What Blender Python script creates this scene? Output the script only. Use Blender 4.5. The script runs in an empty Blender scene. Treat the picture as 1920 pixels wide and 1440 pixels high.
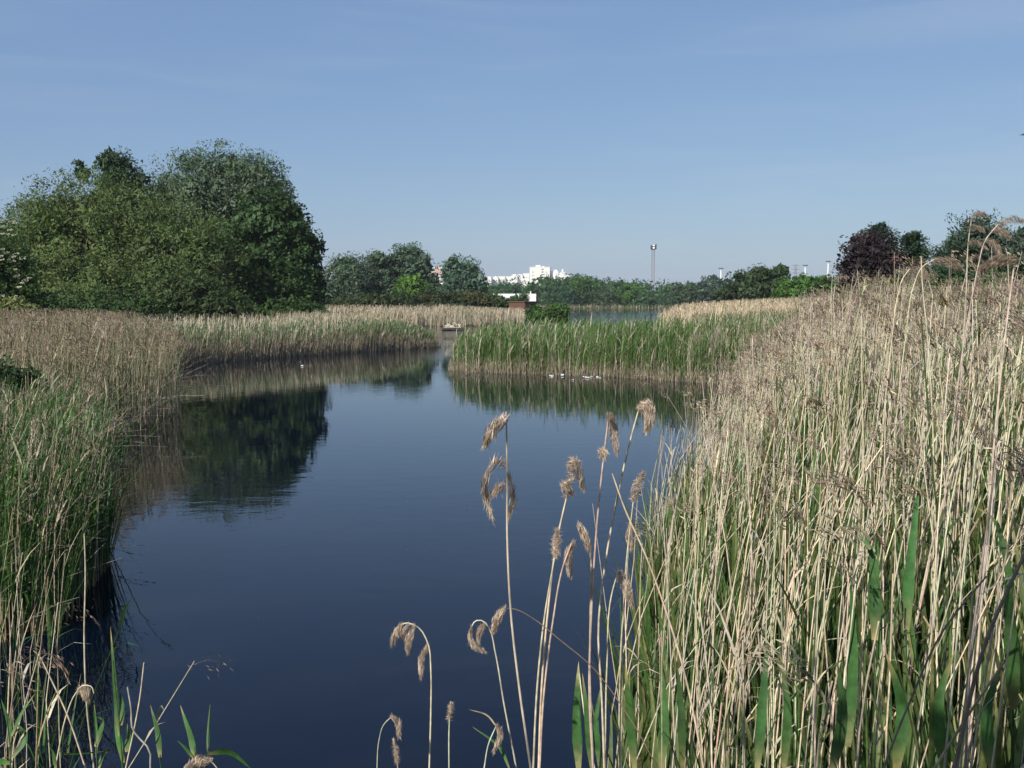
import bpy, math
import numpy as np
from mathutils import Vector

# ---------------------------------------------------------------- camera, sky, sun, exposure
S = bpy.context.scene
COL = S.collection
F = 1867.0            # focal length in pixels of a 1920 px wide frame
H = 3.1               # eye height above the water
PITCH = math.atan(160.0 / F)
cam = bpy.data.cameras.new("camera")
cam.sensor_width = 36.0
cam.lens = 36.0 * F / 1920.0
cam.clip_start = 0.05
cam.clip_end = 9000.0
camo = bpy.data.objects.new("camera", cam)
COL.objects.link(camo)
camo.location = (0, 0, H)
camo.rotation_euler = (math.radians(90) - PITCH, 0, 0)
S.camera = camo

SUN_A = math.radians(32)     # sun stands behind the camera, this far round to the left
SUN_E = math.radians(37)
to_sun = Vector((-math.sin(SUN_A) * math.cos(SUN_E), -math.cos(SUN_A) * math.cos(SUN_E), math.sin(SUN_E)))
world = bpy.data.worlds.new("World")
S.world = world
world.use_nodes = True
wn = world.node_tree
sky = wn.nodes.new('ShaderNodeTexSky')
sky.sky_type = 'NISHITA'
sky.sun_disc = False
sky.sun_elevation = SUN_E
sky.sun_rotation = math.pi + SUN_A
sky.altitude = 50
sky.air_density = 1.0
sky.dust_density = 1.0
sky.ozone_density = 2.0
veil = wn.nodes.new('ShaderNodeVectorMath')      # even blue air light over the whole dome
veil.operation = 'MULTIPLY_ADD'
veil.inputs[1].default_value = (.85, .87, .74)
veil.inputs[2].default_value = (1.6, 2.65, 5.6)
wn.links.new(sky.outputs[0], veil.inputs[0])
# faint high cirrus, a little denser in streaks
wtc = wn.nodes.new('ShaderNodeTexCoord')
wmp = wn.nodes.new('ShaderNodeMapping')
wmp.inputs['Scale'].default_value = (1.6, 1.6, 15)
wmp.inputs['Rotation'].default_value = (.05, .03, 0)
wnz = wn.nodes.new('ShaderNodeTexNoise')
wnz.inputs['Scale'].default_value = 1.7
wnz.inputs['Detail'].default_value = 6
wnz.inputs['Distortion'].default_value = .6
wmr = wn.nodes.new('ShaderNodeMapRange')
wmr.interpolation_type = 'SMOOTHSTEP'
wmr.inputs['From Min'].default_value = .42
wmr.inputs['From Max'].default_value = .78
wmr.inputs['To Max'].default_value = .16
wmx = wn.nodes.new('ShaderNodeMixRGB')
wmx.inputs['Color2'].default_value = (8.6, 9.8, 11.5, 1)
wn.links.new(wtc.outputs['Generated'], wmp.inputs[0])
wn.links.new(wmp.outputs[0], wnz.inputs['Vector'])
wn.links.new(wnz.outputs['Fac'], wmr.inputs['Value'])
wn.links.new(wmr.outputs[0], wmx.inputs['Fac'])
wn.links.new(veil.outputs[0], wmx.inputs['Color1'])
wn.links.new(wmx.outputs[0], wn.nodes['Background'].inputs[0])
wn.nodes['Background'].inputs[1].default_value = 0.05

sl = bpy.data.lights.new("sun", 'SUN')
sl.energy = 5.0
sl.angle = math.radians(0.53)
sl.color = (1.0, 0.95, 0.87)
so = bpy.data.objects.new("sun", sl)
COL.objects.link(so)
so.rotation_euler = to_sun.to_track_quat('Z', 'Y').to_euler()
so.location = (-20, -20, 30)

S.view_settings.view_transform = 'Standard'
S.view_settings.look = 'None'
S.view_settings.gamma = 1.0
S.view_settings.use_curve_mapping = False
S.view_settings.exposure = 0.3
S.cycles.max_bounces = 8
S.cycles.transparent_max_bounces = 8
S.cycles.caustics_reflective = False
S.cycles.caustics_refractive = False

# ---------------------------------------------------------------- helpers
rng = np.random.default_rng(7)


def ray(px, py):
    xc, yc = (px - 960.0) / F, (720.0 - py) / F
    return np.array([xc, math.cos(PITCH) + yc * math.sin(PITCH), -math.sin(PITCH) + yc * math.cos(PITCH)])


def at(px, py, Y):
    """the point at distance Y in front of the viewpoint that the photograph shows at (px, py)"""
    r = ray(px, py)
    return np.array([0, 0, H]) + r * (Y / r[1])


def unit(v):
    return v / np.maximum(np.linalg.norm(v, axis=-1, keepdims=True), 1e-9)


def smooth(x, a, b):
    t = np.clip((x - a) / (b - a), 0, 1)
    return t * t * (3 - 2 * t)


class MB:
    """collects vertices, quads and a colour per vertex (alpha = how much light passes through)"""

    def __init__(self):
        self.v, self.f, self.c, self.n = [], [], [], 0

    def add(self, v, f, c):
        v = np.asarray(v, float).reshape(-1, 3)
        f = np.asarray(f, int).reshape(-1, 4)
        c = np.broadcast_to(np.asarray(c, float).reshape(-1, 4), (len(v), 4))
        self.v.append(v)
        self.f.append(f + self.n)
        self.c.append(c)
        self.n += len(v)

    def tubes(self, P, R, col, sides=4):
        P = np.asarray(P, float)
        N, K, _ = P.shape
        R = np.broadcast_to(R, (N, K))
        T = unit(np.gradient(P, axis=1))
        ref = unit(rng.normal(size=(N, 1, 3)) * [1, 1, 0.05] + 1e-6)
        ref = np.where(np.abs((unit(P[:, -1:] - P[:, :1]) * ref).sum(-1, keepdims=True)) > 0.9, ref[..., [1, 0, 2]] * [1, -1, 1] + [0, 0, .3], ref)
        U = unit(np.cross(T, np.broadcast_to(ref, T.shape)))
        V = np.cross(T, U)
        a = np.arange(sides) * 2 * math.pi / sides
        ring = P[:, :, None] + R[:, :, None, None] * (np.cos(a)[:, None] * U[:, :, None] + np.sin(a)[:, None] * V[:, :, None])
        idx = np.arange(N * K * sides).reshape(N, K, sides)
        nx = np.roll(idx, -1, axis=2)
        f = np.stack([idx[:, :-1], nx[:, :-1], nx[:, 1:], idx[:, 1:]], -1)
        self.add(ring, f, self._col(col, N, K, sides))

    def ribbons(self, P, W, side, col):
        P = np.asarray(P, float)
        N, K, _ = P.shape
        W = np.broadcast_to(W, (N, K))
        side = np.asarray(side, float)
        if side.ndim == 2:
            side = side[:, None]
        v = np.stack([P - W[..., None] * side, P + W[..., None] * side], 2)
        idx = np.arange(N * K * 2).reshape(N, K, 2)
        f = np.stack([idx[:, :-1, 0], idx[:, :-1, 1], idx[:, 1:, 1], idx[:, 1:, 0]], -1)
        self.add(v, f, self._col(col, N, K, 2))

    def vleaves(self, P, W, side, fold, col):
        """blades with a folded midrib: three vertices across"""
        P = np.asarray(P, float)
        N, K, _ = P.shape
        W = np.broadcast_to(W, (N, K))[..., None]
        side = np.asarray(side, float)
        side = side[:, None] if side.ndim == 2 else side
        T = unit(np.gradient(P, axis=1))
        nrm = unit(np.cross(T, np.broadcast_to(side, T.shape)))
        v = np.stack([P - W * side + nrm * W * fold, P, P + W * side + nrm * W * fold], 2)
        idx = np.arange(N * K * 3).reshape(N, K, 3)
        f = np.concatenate([np.stack([idx[:, :-1, j], idx[:, :-1, j + 1], idx[:, 1:, j + 1], idx[:, 1:, j]], -1).reshape(-1, 4) for j in (0, 1)])
        self.add(v, f, self._col(col, N, K, 3))

    def diamonds(self, C, ax, sd, col):
        """one leaf each: base, two shoulders, tip"""
        C = np.asarray(C, float)
        N = len(C)
        v = np.stack([C - ax * .5, C - ax * .06 + sd * .5, C + ax * .5, C - ax * .06 - sd * .5], 1)
        self.add(v, np.arange(N * 4).reshape(N, 4), self._col(col, N, 4, 1))

    def box(self, x0, x1, y0, y1, z0, z1, col=(.5, .5, .5, 0), M=None):
        v = np.array([[x, y, z] for z in (z0, z1) for y in (y0, y1) for x in (x0, x1)], float)
        if M is not None:
            v = np.array([M @ Vector(p) for p in v])
        self.add(v, [[0, 2, 3, 1], [4, 5, 7, 6], [0, 1, 5, 4], [2, 6, 7, 3], [0, 4, 6, 2], [1, 3, 7, 5]], col)

    @staticmethod
    def _col(col, N, K, S_):
        col = np.asarray(col, float)
        if col.ndim == 1:
            col = col[None, None, None]
        elif col.ndim == 2:
            col = col[:, None, None]
        elif col.ndim == 3:
            col = col[:, :, None]
        return np.broadcast_to(col, (N, K, S_, 4)).reshape(-1, 4)

    def mesh(self, name, smooth_=True):
        v = np.concatenate(self.v).astype(np.float32)
        f = np.concatenate(self.f).astype(np.int32)
        c = np.concatenate(self.c).astype(np.float32)
        me = bpy.data.meshes.new(name)
        me.vertices.add(len(v))
        me.vertices.foreach_set('co', v.ravel())
        me.loops.add(f.size)
        me.loops.foreach_set('vertex_index', f.ravel())
        me.polygons.add(len(f))
        me.polygons.foreach_set('loop_start', np.arange(0, f.size, 4, dtype=np.int32))
        me.polygons.foreach_set('loop_total', np.full(len(f), 4, dtype=np.int32))
        me.polygons.foreach_set('use_smooth', np.full(len(f), smooth_, dtype=bool))
        a = me.attributes.new('Col', 'FLOAT_COLOR', 'POINT')
        a.data.foreach_set('color', c.ravel())
        me.update(calc_edges=True)
        return me

    def build(self, name, mat, parent=None, smooth_=True):
        me = self.mesh(name, smooth_)
        me.materials.append(mat)
        o = bpy.data.objects.new(name, me)
        COL.objects.link(o)
        if parent is not None:
            o.parent = parent
            o.matrix_parent_inverse = parent.matrix_basis.inverted()
        return o


def tag(o, label=None, cat=None, group=None, kind=None):
    if label:
        o['label'] = label
    if cat:
        o['category'] = cat
    if group:
        o['group'] = group
    if kind:
        o['kind'] = kind
    return o


def empty(name, loc, label, cat, group=None):
    o = bpy.data.objects.new(name, None)
    COL.objects.link(o)
    o.location = [float(q) for q in loc]
    o.empty_display_size = 0.2
    return tag(o, label, cat, group)


# ---------------------------------------------------------------- materials
def new_mat(name):
    m = bpy.data.materials.new(name)
    m.use_nodes = True
    nt = m.node_tree
    return m, nt, nt.nodes['Principled BSDF'], nt.nodes['Material Output']


def plant_mat(name, rough=0.6, spec=0.3, scale=14.0, var=0.35, through=(1.3, 1.35, .7)):
    m, nt, b, out = new_mat(name)
    at_ = nt.nodes.new('ShaderNodeAttribute')
    at_.attribute_name = 'Col'
    tc = nt.nodes.new('ShaderNodeTexCoord')
    nz = nt.nodes.new('ShaderNodeTexNoise')
    nz.inputs['Scale'].default_value = scale
    nz.inputs['Detail'].default_value = 2
    nt.links.new(tc.outputs['Object'], nz.inputs['Vector'])
    mr = nt.nodes.new('ShaderNodeMapRange')
    mr.inputs['From Min'].default_value = .3
    mr.inputs['From Max'].default_value = .7
    mr.inputs['To Min'].default_value = 1 - var
    mr.inputs['To Max'].default_value = 1 + var * .6
    nt.links.new(nz.outputs['Fac'], mr.inputs['Value'])
    mx = nt.nodes.new('ShaderNodeVectorMath')
    mx.operation = 'SCALE'
    nt.links.new(at_.outputs['Color'], mx.inputs[0])
    nt.links.new(mr.outputs[0], mx.inputs['Scale'])
    nt.links.new(mx.outputs[0], b.inputs['Base Color'])
    b.inputs['Roughness'].default_value = rough
    b.inputs['Specular IOR Level'].default_value = spec
    tr = nt.nodes.new('ShaderNodeBsdfTranslucent')
    sat = nt.nodes.new('ShaderNodeVectorMath')
    sat.operation = 'MULTIPLY'
    sat.inputs[1].default_value = through
    nt.links.new(mx.outputs[0], sat.inputs[0])
    nt.links.new(sat.outputs[0], tr.inputs['Color'])
    ms = nt.nodes.new('ShaderNodeMixShader')
    nt.links.new(at_.outputs['Alpha'], ms.inputs[0])
    nt.links.new(b.outputs[0], ms.inputs[1])
    nt.links.new(tr.outputs[0], ms.inputs[2])
    nt.links.new(ms.outputs[0], out.inputs['Surface'])
    return m


def noise_mat(name, c1, c2, scale=3.0, rough=0.9, bump=0.0, detail=6, spec=.3):
    m, nt, b, out = new_mat(name)
    tc = nt.nodes.new('ShaderNodeTexCoord')
    nz = nt.nodes.new('ShaderNodeTexNoise')
    nz.inputs['Scale'].default_value = scale
    nz.inputs['Detail'].default_value = detail
    nt.links.new(tc.outputs['Object'], nz.inputs['Vector'])
    cr = nt.nodes.new('ShaderNodeValToRGB')
    cr.color_ramp.elements[0].position = .35
    cr.color_ramp.elements[1].position = .65
    cr.color_ramp.elements[0].color = (*c1, 1)
    cr.color_ramp.elements[1].color = (*c2, 1)
    nt.links.new(nz.outputs['Fac'], cr.inputs[0])
    nt.links.new(cr.outputs[0], b.inputs['Base Color'])
    b.inputs['Roughness'].default_value = rough
    b.inputs['Specular IOR Level'].default_value = spec
    if bump:
        bp = nt.nodes.new('ShaderNodeBump')
        bp.inputs['Strength'].default_value = 1
        bp.inputs['Distance'].default_value = bump
        nt.links.new(nz.outputs['Fac'], bp.inputs['Height'])
        nt.links.new(bp.outputs[0], b.inputs['Normal'])
    return m


M_REED = plant_mat('reed_blades', .55, .35, 40, .3)
M_LEAF = plant_mat('tree_leaves', .6, .22, 1.2, .3)
M_PLUME = plant_mat('reed_plume', .85, .1, 60, .35, (1, .97, .92))
M_BARK = noise_mat('bark', (.05, .04, .03), (.13, .11, .085), 9, .95, .02)
M_BIRCH = noise_mat('birch_bark', (.35, .34, .31), (.7, .68, .64), 6, .8)
M_GROUND = noise_mat('bank_soil', (.035, .03, .018), (.075, .075, .03), 1.3, .95, .05)
M_WHITE = noise_mat('white_render', (.74, .73, .70), (.82, .81, .78), .6, .8)
M_CREAM = noise_mat('cream_render', (.66, .64, .58), (.74, .72, .66), .5, .8)
M_PINK = noise_mat('pink_render', (.52, .27, .22), (.60, .33, .27), .5, .85)
M_TEAL = noise_mat('blue_green_glazing', (.05, .10, .12), (.09, .15, .17), .5, .25)
M_PANE = noise_mat('dark_panes', (.05, .055, .065), (.10, .105, .11), .8, .3)
M_RUST = noise_mat('brown_boards', (.10, .052, .035), (.16, .085, .058), 3, .85, .004)
M_STEEL = noise_mat('grey_steel', (.16, .16, .18), (.26, .26, .28), 2, .5)
M_REDST = noise_mat('faded_red_paint', (.22, .12, .11), (.30, .17, .15), 2, .6)
M_DARK = noise_mat('dark_metal', (.03, .03, .035), (.06, .06, .065), 2, .5)
M_LAMP = noise_mat('lamp_glass', (.75, .76, .78), (.85, .86, .88), 2, .2)
M_WOOD = noise_mat('bleached_wood', (.36, .31, .23), (.58, .53, .43), 5, .9, .01)
M_FEATHER = noise_mat('white_scrap', (.78, .78, .75), (.86, .86, .84), 20, .7)
M_BIRD = noise_mat('dark_feathers', (.03, .03, .035), (.06, .055, .05), 20, .8)


def water_mat():
    m, nt, b, out = new_mat('pond_water')
    b.inputs['Base Color'].default_value = (.001, .0032, .0105, 1)
    b.inputs['Roughness'].default_value = .0
    b.inputs['IOR'].default_value = 1.333
    tc = nt.nodes.new('ShaderNodeTexCoord')
    mp = nt.nodes.new('ShaderNodeMapping')
    mp.inputs['Scale'].default_value = (.75, 1.25, 1)
    nt.links.new(tc.outputs['Object'], mp.inputs[0])
    n1 = nt.nodes.new('ShaderNodeTexNoise')
    n1.inputs['Scale'].default_value = 2.2
    n1.inputs['Detail'].default_value = 3
    n1.inputs['Roughness'].default_value = .45
    n1.inputs['Distortion'].default_value = .3
    n2 = nt.nodes.new('ShaderNodeTexNoise')
    n2.inputs['Scale'].default_value = 7.5
    n2.inputs['Detail'].default_value = 2
    for n in (n1, n2):
        nt.links.new(mp.outputs[0], n.inputs['Vector'])
    # where the breeze reaches the surface it is ruffled: patches, more of them on the open water beyond
    n3 = nt.nodes.new('ShaderNodeTexNoise')
    n3.inputs['Scale'].default_value = .07
    n3.inputs['Detail'].default_value = 3
    mp3 = nt.nodes.new('ShaderNodeMapping')
    mp3.inputs['Scale'].default_value = (.5, 1.6, 1)
    nt.links.new(tc.outputs['Object'], mp3.inputs[0])
    nt.links.new(mp3.outputs[0], n3.inputs['Vector'])
    sx = nt.nodes.new('ShaderNodeSeparateXYZ')
    nt.links.new(tc.outputs['Object'], sx.inputs[0])
    far = nt.nodes.new('ShaderNodeMapRange')
    far.interpolation_type = 'SMOOTHSTEP'
    far.inputs['From Min'].default_value = 47
    far.inputs['From Max'].default_value = 56
    nt.links.new(sx.outputs['Y'], far.inputs['Value'])
    pm = nt.nodes.new('ShaderNodeMapRange')
    pm.interpolation_type = 'SMOOTHSTEP'
    pm.inputs['From Min'].default_value = .42
    pm.inputs['From Max'].default_value = .6
    nt.links.new(n3.outputs['Fac'], pm.inputs['Value'])
    amp = nt.nodes.new('ShaderNodeMath')
    amp.operation = 'MULTIPLY_ADD'
    nt.links.new(far.outputs[0], amp.inputs[0])
    amp.inputs[1].default_value = 7.0
    amp2 = nt.nodes.new('ShaderNodeMath')
    amp2.operation = 'MULTIPLY_ADD'
    nt.links.new(pm.outputs[0], amp2.inputs[0])
    amp2.inputs[1].default_value = .8
    amp2.inputs[2].default_value = .5
    nt.links.new(amp2.outputs[0], amp.inputs[2])
    h1 = nt.nodes.new('ShaderNodeMath')
    h1.operation = 'MULTIPLY_ADD'
    nt.links.new(n2.outputs['Fac'], h1.inputs[0])
    h1.inputs[1].default_value = .22
    nt.links.new(n1.outputs['Fac'], h1.inputs[2])
    hh = nt.nodes.new('ShaderNodeMath')
    hh.operation = 'MULTIPLY'
    nt.links.new(h1.outputs[0], hh.inputs[0])
    nt.links.new(amp.outputs[0], hh.inputs[1])
    bp = nt.nodes.new('ShaderNodeBump')
    bp.inputs['Strength'].default_value = 1
    bp.inputs['Distance'].default_value = .0024
    nt.links.new(hh.outputs[0], bp.inputs['Height'])
    nt.links.new(bp.outputs[0], b.inputs['Normal'])
    return m


M_WATER = water_mat()

# ---------------------------------------------------------------- water and land
POND = np.array([(-.4, 3.0), (-2.0, 4.0), (-5.5, 5.5), (-6.5, 8.0), (-4.3, 9.0), (-4.8, 11.5), (-6.6, 15), (-8.5, 20), (-9.1, 27), (-10.5, 31), (-15, 38),
                 (-15.8, 47), (-13, 51.5), (-10.2, 56), (-4.9, 64), (-7.5, 70), (-13, 82), (-12, 104), (-10, 111), (-6, 111), (1, 116), (2, 135),
                 (8.4, 148), (9, 165), (0, 200), (-20, 260), (-30, 315), (20, 322), (70, 325), (90, 260), (60, 180), (30, 135), (16.5, 112), (15.8, 100),
                 (20, 75), (18, 58), (15, 45), (9.8, 37), (8, 33), (5.2, 23), (3.0, 15.5), (1.65, 10.5), (1.15, 8), (.72, 6), (.3, 4.2), (.05, 3.1)], float)
ISLE = np.array([(-2.5, 43.4), (-1.5, 41.9), (.4, 41.2), (2.0, 40.6), (3.6, 39.8), (5.2, 38.6), (7, 36.9), (9, 35.4), (14, 38), (15, 45), (10, 50.5), (4, 52), (-1.0, 52), (-2.4, 48)], float)


def sdist(p, poly):
    """distance to a polygon's edge, positive inside"""
    a, b = poly, np.roll(poly, -1, axis=0)
    best = np.full(len(p), 1e9)
    ins = np.zeros(len(p), bool)
    for q, r in zip(a, b):
        e = r - q
        w = p - q
        t = np.clip((w @ e) / (e @ e), 0, 1)
        best = np.minimum(best, ((w - t[:, None] * e) ** 2).sum(1))
        c = ((q[1] > p[:, 1]) != (r[1] > p[:, 1]))
        with np.errstate(divide='ignore', invalid='ignore'):
            ins ^= c & (p[:, 0] < e[0] * (p[:, 1] - q[1]) / (e[1] if e[1] else 1e-12) + q[0])
    return np.sqrt(best) * np.where(ins, 1, -1)


def land_d(p):
    p = np.asarray(p, float).reshape(-1, 2)
    return np.maximum(-sdist(p, POND), sdist(p, ISLE))


def ground_z(p):
    p = np.asarray(p, float).reshape(-1, 2)
    d = land_d(p)
    z = np.clip(d * .3, -.9, .16) + .45 * smooth(d, 2, 12)
    right = smooth(p[:, 0], .2, 1.4) * smooth(-p[:, 1], -48, -30)
    z = z + right * .75 * smooth(d, .2, 2.2)
    z = z + 1.1 * smooth(-np.hypot(p[:, 0], p[:, 1] + 1.0), -3.6, -.8)
    z = z + .3 * smooth(p[:, 1], 130, 400) * smooth(d, 0, 20)
    return z


def axis_steps(pairs):
    out = []
    for a, b, s in pairs:
        out.append(np.arange(a, b, s))
    return np.unique(np.concatenate(out + [[pairs[-1][1]]]))


gx = axis_steps([(-2600, -500, 300), (-500, -120, 40), (-120, -40, 5), (-40, -12, 1.4), (-12, 12, .7), (12, 40, 1.6), (40, 120, 5), (120, 500, 40), (500, 2600, 300)])
gy = axis_steps([(-200, -40, 20), (-40, -4, 2), (-4, 16, .6), (16, 70, 1.0), (70, 160, 3), (160, 420, 12), (420, 1000, 60), (1000, 2600, 400)])
GX, GY = np.meshgrid(gx, gy)
pts = np.stack([GX.ravel(), GY.ravel()], 1)
zz = ground_z(pts)
near = (np.abs(pts[:, 0]) < 45) & (pts[:, 1] < 80)
zz = zz + np.where(near, rng.normal(0, .018, len(zz)), 0)
ii = np.arange(len(pts)).reshape(GX.shape)
mb = MB()
mb.add(np.column_stack([pts, zz]), np.stack([ii[:-1, :-1], ii[:-1, 1:], ii[1:, 1:], ii[1:, :-1]], -1), (.1, .1, .05, 0))
tag(mb.build('ground', M_GROUND), 'brown soil of the banks and the flat land beyond', None, None, 'structure')

mb = MB()
mb.add([(-700, -30, 0), (700, -30, 0), (700, 700, 0), (-700, 700, 0)], [[0, 1, 2, 3]], (0, 0, 0, 0))
tag(mb.build('water', M_WATER), 'dark blue still water of the pond', None, None, 'structure')

# ---------------------------------------------------------------- reeds
TAN = np.array([.545, .475, .34, 0.0])
TAN_D = np.array([.31, .255, .165, 0.0])
GREY = np.array([.34, .30, .235, 0.0])
PLUM = np.array([.30, .235, .175, .25])
GREEN = np.array([.055, .135, .035, .3])
GREEN_B = np.array([.04, .105, .045, .3])
OLIVE = np.array([.11, .135, .045, .3])


def vary(c, n, v=.18, hue=.06):
    c = np.broadcast_to(np.asarray(c, float), (n, 4)).copy()
    c[:, :3] *= np.exp(rng.normal(0, v, (n, 1))) * np.exp(rng.normal(0, hue, (n, 3)))
    return c


def mixc(a, b, t):
    t = np.asarray(t)[:, None]
    return a * (1 - t) + b * t


def aged(col, K):
    """blade colour along its length: straw at the sheath, some tips yellowed"""
    n = len(col)
    s_ = np.linspace(0, 1, K)[None, :, None]
    foot = 1 - smooth(s_, .02, .2)
    tip = smooth(s_, .72, 1.0) * (rng.random((n, 1, 1)) < .5)
    dry_ = vary(np.array([.30, .25, .11, .2]), n)[:, None]
    k = np.clip(.75 * foot + tip, 0, 1)
    return col[:, None] * (1 - k) + dry_ * k


def stem_curves(base, h, lean, ldir, bend, bdir, K=5, wob=.012):
    """upright stalks: base (N,3), height h, sideways lean and a bend that grows towards the top"""
    N = len(base)
    s = np.linspace(0, 1, K)[None, :, None]
    L = np.stack([np.cos(ldir), np.sin(ldir), np.zeros(N)], 1)[:, None]
    B = np.stack([np.cos(bdir), np.sin(bdir), np.zeros(N)], 1)[:, None]
    h_, l_, b_ = h[:, None, None], lean[:, None, None], bend[:, None, None]
    P = base[:, None] + L * l_ * h_ * s + B * b_ * h_ * s ** 3
    P = P + np.array([0, 0, 1.]) * h_ * (s * np.sqrt(np.maximum(1 - l_ ** 2, .05)) - .5 * b_ ** 2 * s ** 5)
    P[:, 1:-1] += rng.normal(0, wob, (N, K - 2, 3)) * h[:, None, None] * .5
    return P


def blade_curves(base, L, az, elev, droop, K=5):
    """leaves: leave the base at an elevation angle and arch over"""
    s = np.linspace(0, 1, K)[None, :, None]
    D = np.stack([np.cos(az), np.sin(az), np.zeros(len(az))], 1)[:, None]
    L_, e, d = L[:, None, None], elev[:, None, None], droop[:, None, None]
    P = base[:, None] + D * L_ * (s * np.cos(e) + d * .35 * s ** 2) + np.array([0, 0, 1.]) * L_ * (s * np.sin(e) - d * .75 * s ** 2.2)
    side = np.stack([-np.sin(az), np.cos(az), np.zeros(len(az))], 1)
    return P, side


def blade_w(w, K):
    s = np.linspace(0, 1, K)
    prof = np.minimum(1, .45 + 2.2 * s) * (1 - s ** 2.2) + .02
    return w[:, None] * prof[None]


def scatter(n, x0, x1, y0, y1, dmin, dmax, keep=None):
    """random spots on the land whose distance from the shore lies in [dmin, dmax]"""
    out = []
    got = 0
    for _ in range(40):
        p = np.column_stack([rng.uniform(x0, x1, n * 2), rng.uniform(y0, y1, n * 2)])
        d = land_d(p)
        ok = (d > dmin) & (d < dmax)
        if keep is not None:
            ok &= keep(p, d)
        p = p[ok]
        out.append(p)
        got += len(p)
        if got >= n:
            break
    return np.concatenate(out)[:n]


def with_z(p, sink=.05):
    z = ground_z(p)
    return np.column_stack([p, np.maximum(z, -.3) - sink])


def add_plumes(mb, tip, tdir, L, n, col, size=1.0, hang=.55, w=.004):
    """feathery seed heads: many thin spikelets hung along an arching axis from each tip"""
    N = len(tip)
    t = rng.uniform(0, 1, (N, n)) ** .8
    D = np.stack([np.cos(tdir), np.sin(tdir), np.zeros(N)], 1)[:, None]
    L_ = L[:, None, None]
    T = t[..., None]
    ax = tip[:, None] + D * L_ * (T * .75) + np.array([0, 0, 1.]) * L_ * (.35 * T - hang * 1.25 * T ** 2)
    wid = L_ * .15 * np.sin(np.clip(T * 1.15 + .12, 0, 1) * math.pi) ** .7
    pos = ax + rng.normal(0, 1, (N, n, 3)) * wid * [1, 1, .8] - np.array([0, 0, 1.]) * wid * .8
    a = unit(D * .8 + np.array([0, 0, -1.]) * (.35 + .9 * T) + rng.normal(0, .35, (N, n, 3)))
    s = unit(np.cross(a, rng.normal(0, 1, (N, n, 3))))
    l = rng.uniform(.022, .045, (N, n, 1)) * size
    c = np.repeat(col, n, axis=0).reshape(N, n, 4).copy()
    c[..., :3] *= np.exp(rng.normal(0, .28, (N, n, 1)))
    mb.diamonds(pos.reshape(-1, 3), (a * l).reshape(-1, 3), (s * w * size).reshape(-1, 3), c.reshape(-1, 4))
    s5 = np.linspace(0, 1, 4)[None, :, None]
    axis = tip[:, None] + D * L_ * s5 * .75 + np.array([0, 0, 1.]) * L_ * (.35 * s5 - hang * 1.25 * s5 ** 2)
    mb.ribbons(axis, np.full((N, 4), .0016 * size), np.cross(D[:, 0], [0, 0, 1.]), col)


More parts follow.
